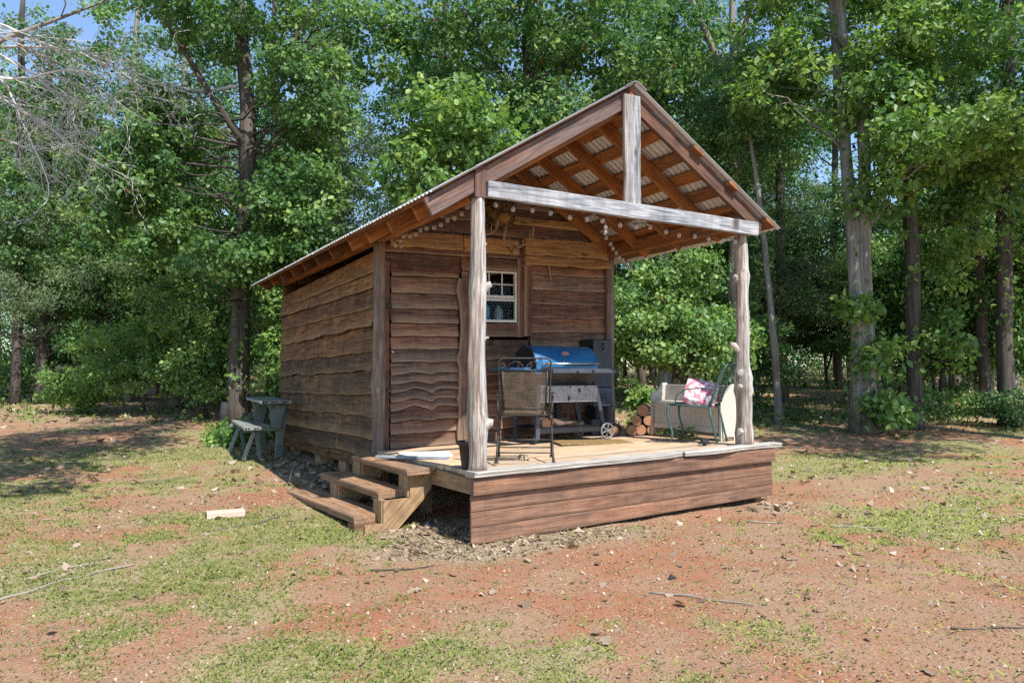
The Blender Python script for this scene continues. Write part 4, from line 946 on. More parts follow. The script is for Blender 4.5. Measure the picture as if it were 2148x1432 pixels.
# ------------------------------------------------------------------ green side chair with a cushion
gc = empty('garden_chair', world(2.885, .535, .012), .5, label='faded green iron garden chair turned sideways in front of the white bench', cat='chair')
def q_(mb, name, mat=None): return mb.build(name, mat or M['green'], gc)
for sg in (-1, 1):
    x = sg * .18
    b = MB(); tube(b, [(x, .245, .385), (x, .262, .34), (x, .258, .26), (x, .235, .17), (x, .212, .10), (x, .215, .04), (x, .235, .0)], [.013, .013, .011, .011, .012, .011, .012], 8); q_(b, 'leg')
    b = MB(); tube(b, [(x, -.18, .37), (x, -.2, .25), (x, -.235, .10), (x, -.26, .0)], [.013, .012, .011, .012], 8); q_(b, 'leg')
    b = MB(); tube(b, [(x, -.18, .37), (x, -.215, .47), (x, -.255, .58), (x, -.275, .66), (x * .96, -.33, .76), (x * .9, -.36, .80)], [.012] * 6, 8); q_(b, 'back_post')
    b = MB(); tube(b, [(x, -.25, .565), (x * 1.1, -.1, .565), (x * 1.12, .06, .545), (x * 1.12, .15, .49), (x * 1.08, .17, .43), (x, .17, .392)], .007, 7); q_(b, 'armrest')
b = MB(); tube(b, [(-.18, -.18, .372), (.18, -.18, .372), (.18, .25, .39), (-.18, .25, .39)], .013, 8, closed=True); q_(b, 'seat_frame')
b = MB(); mesh_panel(b, (-.175, -.175, .375), (1, 0, 0), nrm((0, 1, .04)), .35, .42, .022, .03, wd=.004); q_(b, 'seat_mesh')
b = MB(); tube(b, [(-.162, -.36, .80), (-.1, -.37, .815), (.1, -.37, .815), (.162, -.36, .80)], .012, 8)
q_(b, 'top_rail')
b = MB()
for i in range(15):
    z = .45 + i * .0235; y = np.interp(z, [.37, .47, .58, .66, .76, .80], [-.18, -.215, -.255, -.275, -.33, -.36]) - .008
    tube(b, [(-.176, y, z), (0, y - .028, z), (.176, y, z)], .0045, 5)
q_(b, 'back_slats')
# square cushion leaning on the chair back
cm = MB(); secs = []; n = 16
for k in range(9):
    f = -1 + k / 4; s = []
    rr = .175 * (1 - .08 * f * f) if abs(f) < 1 else .145
    for j in range(32):
        th = 2 * math.pi * j / 32; cx, cz = math.cos(th), math.sin(th); m_ = max(abs(cx), abs(cz)); sq = (1 / m_) * .86 + .14
        pinch = 1 - .04 * abs(math.sin(2 * th)) ** 2
        s.append((rr * cx * sq * pinch * (1 - .12 * f * f), f * .055 * (1 - .0 * f), rr * cz * sq * pinch * (1 - .12 * f * f)))
    secs.append(s)
cap = lambda s, y: [[(p[0] * q, y * (1 + .45 * (1 - q * q)), p[2] * q) for p in s] for q in (.95, .75, .5, .25, .05)]
loft(cm, cap(secs[0], -.055)[::-1] + secs + cap(secs[-1], .055), cap(secs[0], -.055)[::-1] + secs + cap(secs[-1], .055), smooth=True)
cu = cm.build('cushion', M['cloth']); mt = Matrix.Translation(gc.location) @ Matrix.Translation((.02, -.03, .505)) @ Matrix.Rotation(-.62, 4, 'Z') @ Matrix.Rotation(math.radians(-44), 4, 'X') @ Matrix.Rotation(math.radians(14), 4, 'Y')
cu.matrix_world = mt; tag(cu, 'pink and white flowered cushion leaning on the green chair', 'cushion')

# ------------------------------------------------------------------ white storage bench
be = empty('storage_bench', world(3.14, 1.0, .012), label='cream painted storage bench with beadboard front and curved arms', cat='bench')
def e_(mb, name, mat=None): return mb.build(name, mat or M['white'], be)
BL = .545; BD = .21
b = MB(); n = 12; wdt = (2 * BL - .08) / n
for i in range(n): box(b, (.012, -BL + .04 + wdt * (i + .5), .235), (.018, wdt - .003, .20), axis=2, bev=.003)
box(b, (.01, 0, .355), (.026, 2 * BL - .07, .05), axis=1); box(b, (.008, 0, .11), (.026, 2 * BL - .07, .06), axis=1); box(b, (.03, 0, .23), (.012, 2 * BL - .07, .24), axis=1)
e_(b, 'front_panel')
b = MB(); box(b, (BD / 2, 0, .385), (BD - .0, 2 * BL - .06, .022), axis=1); e_(b, 'seat_lid')
for sg in (-1, 1):
    b = MB(); prof = [(-.012, .0), (.035, .0), (.035, .04), (BD - .03, .04), (BD - .03, 0), (BD + .012, 0), (BD + .012, .60), (BD - .02, .60)]
    for i in range(9): t = i / 8; prof.append((BD - .03 - (BD - .07) * t, .60 - .105 * (t * t * (3 - 2 * t))))
    prof += [(.02, .495), (-.012, .495)]
    y0 = sg * BL; secs = [[(px, y0 - .014, pz) for px, pz in prof], [(px, y0 + .014, pz) for px, pz in prof]]
    loft(b, secs, secs); e_(b, 'end_panel')
b = MB(); box(b, (BD, 0, .30), (.02, 2 * BL - .04, .56), axis=1); e_(b, 'backrest')
b = MB(); box(b, (BD - .03, -.1, .49), (.014, .5, .16)); e_(b, 'back_cushion', M['charcoal'])

# ------------------------------------------------------------------ small things on the deck
b = MB(); box(b, (0, 0, .006), (.80, .46, .014), bev=.004); o = b.build('door_mat', M['mat']); o.location = world(2.09, 1.32, .002); o.rotation_euler = (0, 0, -.33); tag(o, 'tan coir door mat lying on the deck in front of the grill', 'door mat')
b = MB(); lathe(b, [(.001, .0), (.062, .0), (.068, .012), (.092, .19), (.104, .192), (.106, .225), (.096, .226), (.088, .19), (.001, .17)], (0, 0, 0), 22); o = b.build('flower_pot', M['pot']); o.location = world(.045, .21, .0); tag(o, 'empty dark brown flower pot behind the silver porch post', 'flower pot')
b = MB(); box(b, (0, 0, .009), (.5, .36, .018), bev=.002); o = b.build('white_board', M['board']); o.location = world(.18, 1.42, .002); o.rotation_euler = (0, 0, -.35); tag(o, 'loose white board lying flat on the deck by the steps', 'board')
b = MB(); beam(b, (-.35, 0, .012), (.35, 0, .012), .06, .022, (0, 0, 1), .003); o = b.build('grey_strip', M['greyboard']); o.location = world(-.05, 1.2, .004); o.rotation_euler = (0, 0, -.75); tag(o, 'grey painted strip of wood lying across the top step', 'wood strip')
b = MB()
for i in range(9):
    a = i * .7; tube(b, [(0, 0, 0), (.03 * math.cos(a), .03 * math.sin(a), .03 + .01 * (i % 3)), (.06 * math.cos(a + .4), .06 * math.sin(a + .4), .01)], [.016, .014, .006], 6, rough=.3, seed=i)
o = b.build('pine_cone', M['charcoal']); o.location = world(2.72, .27, .008); tag(o, 'dark pine cone lying on the deck behind the green chair leg', 'pine cone')

# ------------------------------------------------------------------ trees and bushes
T_OAK = np.array([(0, 0, 0), (.10, .10, .02), (.30, .22, .05), (.17, .36, .04), (.40, .52, .05), (.21, .66, .03), (.25, .84, .0), (0, 1, -.04), (-.25, .84, .0), (-.21, .66, .03), (-.40, .52, .05), (-.17, .36, .04), (-.30, .22, .05), (-.10, .10, .02)])
F_OAK = [(0, 1, 2, 3, 4, 5, 6, 7), (0, 7, 8, 9, 10, 11, 12, 13)]
T_ELL = np.array([(0, 0, 0), (.22, .22, .04), (.29, .52, .06), (.14, .82, .0), (0, 1, -.06), (-.14, .82, .0), (-.29, .52, .06), (-.22, .22, .04)])
F_ELL = [(0, 1, 2, 3, 4), (0, 4, 5, 6, 7)]
T_DIA = np.array([(0, 0, 0), (.34, .5, .07), (0, 1, -.03), (-.34, .5, .07)]); F_DIA = [(0, 1, 2), (0, 2, 3)]
T_NEE = np.array([(0, 0, 0), (.13, .5, .05), (0, 1, -.02), (-.13, .5, .05)])
KINDS = {'oak': (T_OAK, F_OAK), 'ell': (T_ELL, F_ELL), 'dia': (T_DIA, F_DIA), 'nee': (T_NEE, F_DIA)}

def unit(v): return v / (np.linalg.norm(v, axis=-1, keepdims=True) + 1e-9)
def leaf_arrays(pos, out, size, kind, rng, upb=.75, droop=.25):
    m = len(pos); T, F = KINDS[kind]
    nrmv = unit(out * .55 + np.array([0, 0, upb]) + rng.normal(0, .55, (m, 3)))
    d = unit(out * .8 + rng.normal(0, .75, (m, 3)) + np.array([0, 0, -droop])); d = unit(d - nrmv * np.sum(d * nrmv, -1, keepdims=True))
    s = np.cross(d, nrmv); sz = (size * (.45 + 1.0 * rng.random(m) ** 1.3))[:, None, None]
    v = pos[:, None, :] + sz * (T[None, :, 0:1] * s[:, None, :] + T[None, :, 1:2] * d[:, None, :] + T[None, :, 2:3] * nrmv[:, None, :])
    return v
def leaf_object(name, v, kind, tone, hue, mat, parent, off):
    T, F = KINDS[kind]; m, k = len(v), len(T)
    lv = np.concatenate([np.array(f) for f in F]); st = np.cumsum([0] + [len(f) for f in F])[:-1]
    loops = (np.arange(m)[:, None] * k + lv[None, :]).ravel(); starts = (np.arange(m)[:, None] * len(lv) + st[None, :]).ravel()
    return poly_mesh(name, (v - np.array(off)).reshape(-1, 3), loops, starts, mat, np.repeat(tone, len(F)), parent=parent, hue=np.repeat(hue, len(F)))

def clusters_in(blobs, rng):
    C, O, R = [], [], []
    for (c, r, n) in blobs:
        u = unit(rng.normal(0, 1, (n, 3))); q = rng.random(n) ** .42
        C.append(np.array(c) + u * q[:, None] * np.array(r)); O.append(u); R.append(np.full(n, min(r)))
    return np.concatenate(C), np.concatenate(O)

def make_tree(name, cat, label, base, trunk, blobs, kind='oak', size=.13, per=46, clr=.34, leaf='leaf', bark='bark', limbs=.22, seed=1, group=None, ivy=None, tone_shift=0., flat=.62, crad=None, deadlimbs=(), brz=.42, extra=()):
    """base: x,y; trunk: list of stems, each [(dx, dy, h, r), ...]; blobs: (dx, dy, h, rx, ry, rz, clusters)"""
    rng = np.random.default_rng(seed); x, y = base; z0 = gz1(x, y); size = size * .60; per = int(per * 2.15); limbs = min(.6, limbs * 1.4)
    root = empty(name, (x, y, z0), label=label, cat=cat, group=group)
    mb = MB(); joints = []
    for si, st in enumerate(trunk):
        P = []; R = []
        for a, c in zip(st[:-1], st[1:]):
            n = max(2, int(abs(c[2] - a[2]) / .35))
            for i in range(n):
                t = i / n; h = a[2] + (c[2] - a[2]) * t
                P.append((a[0] + (c[0] - a[0]) * t + .035 * wav(h, seed + si * 3, .8), a[1] + (c[1] - a[1]) * t + .035 * wav(h, seed + si * 3 + 1, .8), h)); R.append(a[3] + (c[3] - a[3]) * t)
        P.append(st[-1][:3]); R.append(st[-1][3])
        if st[0][2] < .05: R[0] *= 1.28; P[0] = (P[0][0], P[0][1], -.12); R[1] *= 1.08
        tube(mb, P, R, 12, rough=.16, seed=seed + si, tone=.5, warm=.35); joints += [(np.array(p), r) for p, r in zip(P, R)]
    C, O = clusters_in([((b[0], b[1], b[2]), (b[3], b[4], b[5]), b[6]) for b in blobs], rng) if blobs else (np.zeros((0, 3)), np.zeros((0, 3)))
    JP = np.array([j[0] for j in joints]); JR = np.array([j[1] for j in joints])
    for i in range(len(C)):
        if rng.random() > limbs: continue
        c = C[i]
        if np.min(np.linalg.norm(JP - c, axis=1)) > 1.9: continue
        dd_ = np.linalg.norm((JP - c) * np.array([1, 1, 1.3]) + np.array([0, 0, .35 * np.hypot(c[0] - JP[0][0], c[1] - JP[0][1])]), axis=1) + (JP[:, 2] < .8) * 3
        j = int(np.argmin(dd_ + rng.uniform(0, .9, len(dd_)))); s = JP[j]; L = np.linalg.norm(c - s)
        r0 = min(JR[j] * .4, .008 + .008 * L); mid = (s + c) / 2 + np.array([rng.normal(0, .14 * L), rng.normal(0, .14 * L), .04 * L + rng.normal(0, .16 * L)])
        P = [(1 - t) ** 2 * s + 2 * t * (1 - t) * mid + t * t * c + rng.normal(0, .03 * L * (t > 0), 3) for t in np.linspace(0, 1, 7)]
        tube(mb, P, list(np.linspace(r0, .005, 7)), 6, rough=.1, seed=seed + i, tone=.5, warm=.3)
    trunk_o = mb.build('trunk', M[bark], root)
    for dl in deadlimbs:
        mb = MB(); dead_branch(mb, *dl, rng=rng); mb.build('dead_limb', M['twig'], root)
    if len(C):
        n = len(C); cr = clr * (.7 + .6 * rng.random(n)); pos = np.repeat(C, per, 0); m = len(pos)
        u = unit(rng.normal(0, 1, (m, 3))) * (rng.random(m) ** .45)[:, None] * np.array([1, 1, flat])
        pos = pos + u * np.repeat(cr, per)[:, None]
        out = unit(unit(u) * .8 + np.repeat(O, per, 0) * .6)
        tone = np.clip(np.repeat(rng.random(n) * .45, per) + .12 + .48 * rng.random(m) ** 1.3 + tone_shift, 0, 1)
        v = leaf_arrays(pos, out, size, kind, rng, brz)
        leaf_object('crown', v, kind, tone, rng.random(m), M[leaf], root, (0, 0, 0))
    if ivy:
        for (si, h0, h1, n, sp, s) in ivy:
            st = trunk[si]; hs = rng.uniform(h0, h1, n); cx = np.interp(hs, [q[2] for q in st], [q[0] for q in st]); cy = np.interp(hs, [q[2] for q in st], [q[1] for q in st]); cr = np.interp(hs, [q[2] for q in st], [q[3] for q in st])
            a = rng.normal(-1.9, 1.5, n); dens = fbm(hs * 1.4, a * .9, seed + 9, 2); k = dens > .36
            hs, cx, cy, cr, a = hs[k], cx[k], cy[k], cr[k], a[k]; n2 = len(hs)
            o = np.stack([np.cos(a), np.sin(a), 0 * a], -1); rr = cr + .02 + np.abs(rng.normal(0, sp, n2))
            pos = np.stack([cx, cy, hs], -1) + o * rr[:, None]
            v = leaf_arrays(pos, o, s, 'ell', rng, .3, .6)
            leaf_object('ivy', v, 'ell', np.clip(rng.random(n2) * .8 + .1, 0, 1), rng.random(n2) * .9, M['leaflight'], root, (0, 0, 0))
    return root

def dead_branch(mb, p0, d0, L, r0, depth, spread, rng, grav=-.1):
    P = [np.array(p0, float)]; d = nrm(d0); n = max(4, int(L / .13)); R = [r0]; kids = []
    for i in range(n):
        d = nrm(d + rng.normal(0, .16, 3) + np.array((0, 0, grav * .35))); P.append(P[-1] + d * L / n); R.append(r0 * (1 - .8 * (i + 1) / n))
        if depth > 0 and i > 0 and rng.random() < .85: kids.append((P[-1], d, R[-1], L * (1 - .5 * i / n)))
    tube(mb, P, R, 6 if r0 > .012 else 4, seed=int(L * 97), tone=.35 + .4 * rng.random(), warm=.25)
    for p, d, r, l in kids:
        k = nrm(d + rng.normal(0, spread, 3)); dead_branch(mb, p, k, l * rng.uniform(.3, .55), max(.0036, r * .6), depth - 1, spread, rng, grav)

def at(d, px):                      # convenience for this layout: d metres ahead, px = bearing measured on the survey photo
    return W(d, (px - 1074) / 1600 * d)
def rel(dl, dd): return dl * CY + dd * SY, -dl * SY + dd * CY
def B(dl, dd, h, rl, rh, n, rd=None): x, y = rel(dl, dd); r = rd or rl; return (x, y, h, (rl + r) / 2, (rl + r) / 2, rh, n)
def S(*pts): return [(*rel(p[0], p[1]), p[2], p[3]) for p in pts]

Q = 1.0    # overall foliage density
def n_(k): return max(1, int(k * Q))

# the big oak beside the picnic table
make_tree('oak_tree', 'tree', 'tall dark-barked oak with ivy up its trunk, standing beyond the picnic table', at(14.2, 500),
    [S((0, 0, 0, .2), (.04, 0, 2.5, .17), (.13, 0, 5, .16), (.06, .1, 6.2, .14), (-.3, .3, 9.5, .07)), S((.05, .1, 5.7, .1), (.6, 0, 6.6, .075), (1.5, .2, 8.4, .04)), S((.1, 0, 5.2, .08), (-.5, -.2, 6.1, .06), (-1.4, -.3, 7.6, .03))],
    [B(-1.35, -.3, 4.9, 1.0, 1.3, n_(90)), B(1.25, -.8, 4.0, .9, .75, n_(60)), B(.15, -1.0, 2.95, .85, .4, n_(30)), B(.1, -.2, 7.7, 2.3, .9, n_(120)), B(1.4, -.6, 6.0, 1.0, .9, n_(50)), B(-1.9, -.4, 4.0, .9, .8, n_(44)), B(0, .6, 10.5, 3.0, 1.8, n_(40)), B(.9, .8, 5.3, .7, 1.1, n_(30)), B(1.4, -.8, 3.2, .45, .5, n_(16)), B(-1.0, -.4, 3.3, .8, .6, n_(30))],
    'oak', .15, 44, .3, 'leaf', 'bark', .2, 101, ivy=[(0, .5, 4.6, 420, .06, .10)],
    deadlimbs=[((-.1 * CY, .1 * SY, 6.35), (-.86 + .2, .5, .12), 2.2, .04, 2, .7), ((.5, -.3, 7.2), (.5, -.7, -.1), 1.4, .022, 2, .8)])
# off to the left, reaching in with bare grey branches; its leafy top shades the yard
make_tree('oak_tree', 'tree', 'half-dead tree whose bare silver-grey branches reach in over the yard', W(8.6, -7.3),
    [S((0, 0, 0, .2), (.2, 0, 4, .17), (.5, 0, 8, .1)), S((.2, 0, 4.2, .05), (1.2, .4, 5.2, .03), (2.3, .8, 5.9, .012))],
    [(2.4, -3.2, 6.7, 1.6, 1.6, .8, n_(84)), (1.3, -5.6, 6.5, 1.8, 1.8, .9, n_(90)), (3.4, -1.4, 7.0, 1.2, 1.2, .8, n_(34)), B(-.6, .3, 9.2, 2.0, 1.3, n_(50)), B(-2.3, -2.5, 5.2, 1.5, 1.2, n_(50)), B(-2.2, 1.6, 5.0, 1.6, 1.2, n_(60))],
    'oak', .15, 44, .38, 'leaf', 'palebark', .12, 103,
    deadlimbs=[((*rel(.5, 0), 4.5), (*rel(1, .45),   .05), 2.9, .021, 3, .62), ((*rel(.5, .1), 5.0), (*rel(1, .1), -.03), 2.7, .018, 3, .62), ((*rel(.4, 0), 4.0), (*rel(.9, .8), -.06), 2.5, .018, 3, .62), ((*rel(1.2, .4), 5.1), (*rel(.9, .3),   .12), 2.1, .017, 3, .66), ((*rel(.5, .1), 5.5), (*rel(1, .7), .0), 2.9, .018, 3, .62), ((*rel(.5, -.2), 4.7), (*rel(.9, .9), -.16), 2.4, .017, 3, .66), ((*rel(.8, .1), 5.3), (*rel(.9, .2), -.3), 2.4, .017, 3, .7), ((*rel(1.0, .3), 4.6), (*rel(.9, .1), -.22), 2.0, .022, 3, .7), ((*rel(.7, .5), 5.0), (*rel(.9, .6), -.35), 2.4, .017, 3, .7)])
# twin-trunked pale tree on the right
make_tree('twin_trunk_tree', 'tree', 'pale-barked twin-trunk tree splitting low, with ivy round its foot', W(13.1, 5.95),
    [S((.0, 0, 0, .15), (0, 0, 1.4, .135), (-.02, .02, 2.9, .12), (-.13, .2, 5.6, .095), (-.2, .4, 9, .08)), S((.13, -.03, 0, .14), (.14, -.03, 1.4, .125), (.14, -.02, 3, .115), (.15, 0, 5.4, .10), (.16, 0, 6.4, .10), (-.14, .1, 6.9, .1), (-.25, .2, 9.4, .06))],
    [B(-.3, .4, 8.9, 2.3, 1.3, n_(100)), B(1.2, -.4, 6.6, 1.3, .9, n_(46)), B(1.2, -1.2, 4.75, 1.35, .42, n_(38)), B(.3, -.6, 5.6, .9, 1.0, n_(30)), B(-1.2, .3, 6.4, 1.1, 1.0, n_(44)), B(.35, -.4, 4.2, .5, .5, n_(10)), B(-.15, -.35, 2.1, .5, .2, n_(6)), B(.3, -.35, .4, .4, .35, n_(10)), B(.25, -.3, 1.3, .3, .4, n_(6))],
    'ell', .2, 34, .36, 'leaflight', 'palebark', .2, 107, ivy=[(1, .1, 7.0, 520, .11, .12), (0, 2.4, 6, 160, .1, .1), (0, .1, 1.2, 120, .1, .1)])
make_tree('ivy_tree', 'tree', 'slim brown tree with an ivy curtain, close beside the twin-trunk tree', W(13.4, 7.05),
    [S((0, 0, 0, .135), (.02, 0, 3, .115), (-.02, .1, 6, .095), (.1, .2, 10, .05))],
    [B(0, .2, 8.5, 1.8, 1.6, n_(70)), B(.5, -.8, 4.7, 1.2, .5, n_(30)), B(-.4, 0, 6.2, .9, .8, n_(28)), B(.5, -.2, 1.6, .45, .55, n_(14)), B(.9, .1, 3.4, .8, .8, n_(22))],
    'ell', .17, 36, .34, 'leaflight', 'bark', .2, 109, ivy=[(0, .3, 5.6, 460, .10, .11)])
make_tree('dark_trunk_tree', 'tree', 'tall dark straight tree at the yard edge, the thicker of two close together', W(14.0, 9.05),
    [S((0, 0, 0, .15), (.02, 0, 3.5, .125), (.22, 0, 7, .11), (.3, .2, 11, .05))],
    [B(0, .2, 8.8, 2.0, 1.7, n_(90)), B(.2, -.9, 5.6, 1.3, .9, n_(40)), B(-.9, -.2, 4.4, .9, .8, n_(30)), B(.9, 0, 3.6, 1, .7, n_(24))], 'oak', .16, 38, .36, 'leaf', 'bark', .2, 113, ivy=[(0, 1.2, 6, 260, .1, .11)])
make_tree('dark_trunk_tree', 'tree', 'thinner dark leaning tree just inside the thicker straight one', W(15.5, 9.6),
    [S((0, 0, 0, .12), (-.05, 0, 3, .105), (-.3, 0, 4.6, .1), (-1.1, .2, 7.5, .05))],
    [B(-.9, .2, 7.6, 1.6, 1.4, n_(66)), B(-.3, -.3, 4.9, 1.1, .7, n_(30))], 'oak', .15, 38, .36, 'leafdark', 'bark', .22, 127)
make_tree('sapling', 'sapling', 'thin bare-stemmed sapling leaning just outside the porch post', W(14.3, 4.97),
    [S((0, 0, 0, .075), (-.06, 0, 1.4, .062), (-.2, 0, 3.3, .055), (-.5, .1, 6.0, .03))], [B(-.5, .2, 6.0, 1.1, .9, n_(34))], 'ell', .14, 40, .32, 'leafdark', 'palebark', .2, 131)
# behind the shed
make_tree('oak_tree', 'tree', 'oak with a dark upright trunk standing straight behind the ridge of the shed', at(15.6, 1105),
    [S((0, 0, 0, .19), (.02, 0, 5, .15), (.03, 0, 8.4, .11), (.3, .3, 12, .05)), S((.0, 0, 5.2, .09), (-.35, -.1, 6.7, .07), (-1.3, -.3, 8.3, .03))],
    [B(-.1, -.7, 8.0, 2.3, 1.2, n_(120)), B(1.9, -.5, 7.4, 1.5, 1.3, n_(70)), B(-1.4, -.6, 6.0, 1.2, 1.0, n_(50)), B(.4, -.8, 5.9, 1.1, .7, n_(36)), B(0, .4, 11, 2.6, 1.6, n_(60)), B(-2.6, -.4, 7.6, 1.3, 1.1, n_(46))], 'oak', .17, 40, .38, 'leaf', 'bark', .2, 137)
make_tree('young_oak', 'tree', 'young bright-leaved oak touching the roof edge behind the shed', at(12.6, 930),
    [S((0, 0, 0, .09), (.05, 0, 3, .07), (.1, 0, 5.2, .03))], [B(.15, -.2, 5.2, .75, .55, n_(34)), B(-.3, .1, 4.3, .9, .8, n_(34)), B(.7, 0, 4.7, .7, .6, n_(22))], 'oak', .18, 38, .32, 'leaflight', 'bark', .25, 139)
make_tree('forked_tree', 'tree', 'grey-barked tree with a wide fork against the sky beyond the porch roof', at(16.5, 1545),
    [S((0, 0, 0, .17), (.0, 0, 5.8, .12), (-.15, 0, 7.4, .10)), S((-.15, 0, 7.3, .085), (.35, 0, 8.6, .075), (.75, .1, 11, .04)), S((-.12, 0, 7.2, .08), (-.9, .1, 9.1, .06), (-1.2, .2, 11, .03))],
    [B(-1.0, .1, 8.0, 1.4, 1.1, n_(50)), B(1.1, -.2, 7.2, 1.1, 1.1, n_(44)), B(-.2, -.6, 5.8, 1.4, .9, n_(56)), B(0, .4, 10.5, 2.2, 1.2, n_(50)), B(1.6, -.1, 9.2, 1.1, .8, n_(24))], 'ell', .16, 38, .36, 'leaf', 'palebark', .22, 149)
make_tree('pale_tree', 'tree', 'slender pale grey trunk standing behind the leafy bushes, away from the shed', at(18.0, 372),
    [S((0, 0, 0, .14), (.0, 0, 3, .12), (.05, 0, 6.5, .09), (0, .2, 10, .04))], [B(-.3, .2, 7.6, 2.0, 1.5, n_(80)), B(.8, 0, 5.2, 1.0, .7, n_(26))], 'ell', .14, 38, .38, 'leafdark', 'palebark', .2, 151)
make_tree('pale_tree', 'tree', 'pale trunk seen in the gap behind the open porch', at(17.0, 1392),
    [S((0, 0, 0, .15), (.02, 0, 4, .13), (.1, 0, 8, .08))], [B(0, -.2, 6.9, 1.6, 1.4, n_(70)), B(.3, -.4, 4.5, 1.1, .6, n_(30))], 'ell', .15, 38, .38, 'leafdark', 'palebark', .2, 157)
make_tree('cedar_tree', 'tree', 'feathery dark cedar filling the wood edge at the far left', at(19, 90),
    [S((0, 0, 0, .17), (0, 0, 5, .12), (0, 0, 9, .04))], [B(0, -.4, 2.6, 2.3, 1.2, n_(110)), B(.2, -.2, 4.4, 1.8, 1.1, n_(80)), B(0, 0, 6.4, 1.3, 1.3, n_(60)), B(1.6, -.8, 3.2, 1.0, .5, n_(30))], 'nee', .13, 80, .42, 'cedar', 'bark', .3, 163, flat=.4)
make_tree('cedar_tree', 'tree', 'wispy grey-green cedar rising above the low end of the shed roof', at(17.5, 690),
    [S((0, 0, 0, .15), (.1, 0, 5, .1), (0, 0, 9.5, .03))], [B(.0, -.2, 5.6, 1.2, 1.5, n_(80)), B(0, 0, 7.8, .8, 1.2, n_(40)), B(.6, -.3, 4.3, 1.1, .7, n_(40))], 'nee', .12, 80, .36, 'cedar', 'bark', .35, 167, flat=.5, tone_shift=.1)
make_tree('cedar_tree', 'tree', 'dense cedar in the shade behind the sapling by the porch', at(19, 1640),
    [S((0, 0, 0, .15), (0, 0, 5, .1), (0, 0, 9, .03))], [B(0, -.2, 2.8, 1.5, 1.1, n_(70)), B(0, 0, 5, 1.2, 1.5, n_(60)), B(0, 0, 7.2, .8, 1, n_(26))], 'nee', .12, 80, .38, 'cedar', 'bark', .3, 169, flat=.4)
# out of frame on the right, its shade falls across the far yard
make_tree('shade_tree', 'tree', 'broad tree on the yard edge whose shade stripes the red soil', W(10.6, 9.6),
    [S((0, 0, 0, .2), (0, 0, 4, .16), (.2, 0, 9, .06))], [(-2.3, -1.7, 6.2, 1.8, 1.8, .9, n_(70)), B(-.2, -.3, 6.2, 2.2, 1.4, n_(90)), B(.3, .3, 8.8, 2.0, 1.3, n_(80)), B(-.3, 1.8, 5.2, 1.6, .9, n_(50))], 'oak', .16, 40, .4, 'leaf', 'bark', .2, 173)
# bushes
def bush(label, d, px, blobs, kind, size, leaf, seed, per=44, clr=.26, group=None, **k):
    x, y = at(d, px); q = max(b_[2] for b_ in blobs) / 1.7
    return make_tree('bush', 'bush', label, (x, y), [S((0, 0, 0, .03 * min(1, q)), (.1 * q, 0, .9 * q, .02 * min(1, q)), (.2 * q, .1 * q, 1.7 * q, .01 * min(1, q))), S((.1 * q, 0, 0, .025 * min(1, q)), (-.3 * q, 0, 1.2 * q, .01 * min(1, q)))], blobs, kind, size, per, clr, leaf, 'bark', .3, seed, group, **k)
bush('wide bright-leaved bush at the wood edge, farthest from the shed', 16.5, 300, [B(0, 0, 1.2, 1.5, .95, n_(95)), B(-1.3, -.2, .7, .8, .6, n_(32)), B(.9, .1, 1.9, 1.0, .8, n_(44))], 'ell', .14, 'leaflight', 201)
bush('leafy bush in the gap between the oak trunk and the shed corner', 13.6, 585, [B(.1, 0, 1.3, .45, 1.1, n_(44)), B(.1, 0, 3.0, .5, .9, n_(40)), B(.3, .4, 2.2, .6, .9, n_(36))], 'ell', .15, 'leaflight', 203)
bush('leafy bush left of the oak trunk, round the foot of the pale tree', 15.2, 425, [B(0, 0, 1.0, .8, .8, n_(50)), B(.5, 0, 1.9, .8, .8, n_(40)), B(-.5, .2, 2.3, .8, .7, n_(36))], 'ell', .14, 'leaf', 205, tone_shift=.12)
bush('big oak-leaved bush behind the open porch, over the firewood', 11.7, 1395, [B(0, 0, 1.75, .85, .7, n_(80)), B(-.45, .2, 2.0, .7, .7, n_(60)), B(.6, -.1, 1.7, .7, .6, n_(56)), B(.2, .3, 2.7, .7, .6, n_(40))], 'oak', .11, 'leaf', 207, tone_shift=.12)
bush('low broad-leaved plant sprouting behind the firewood pile', 10.4, 1345, [B(0, 0, .55, .28, .35, n_(12)), B(.1, .1, .85, .2, .2, n_(6))], 'ell', .17, 'leaflight', 209, clr=.17)
bush('bush spilling leaves round the oak trunk and the picnic table', 12.0, 478, [B(.05, 0, .12, .36, .14, n_(16)), B(.35, .5, .22, .4, .18, n_(12))], 'ell', .12, 'leaflight', 211, clr=.2)
bush('dark bush in the shade beside the thick dark trunk', 13.6, 2125, [B(0, 0, .35, .55, .32, n_(24))], 'ell', .12, 'leafdark', 213)
bush('sparse bush between the ivy tree and the dark trunks', 14.2, 1985, [B(0, 0, .4, .6, .3, n_(16))], 'ell', .1, 'leaf', 215)
bush('tall bush in the shade right behind the sapling stem', 17.5, 1585, [B(0, 0, 1.2, 1.0, 1.0, n_(56)), B(-.6, .2, 2.2, .8, .9, n_(36))], 'ell', .14, 'leaf', 217)
bush('dark rounded bush behind the ivy tree', 17.5, 1965, [B(0, 0, 1.1, 1.2, .9, n_(60)), B(.8, .2, 1.8, 1.0, .8, n_(40))], 'ell', .14, 'leafdark', 219)
bush('bush at the foot of the sunny cedar on the far side of the yard', 20, 30, [B(0, 0, .7, 1.2, .6, n_(44)), B(1.6, -.3, .4, .8, .35, n_(20))], 'ell', .13, 'leaf', 221)

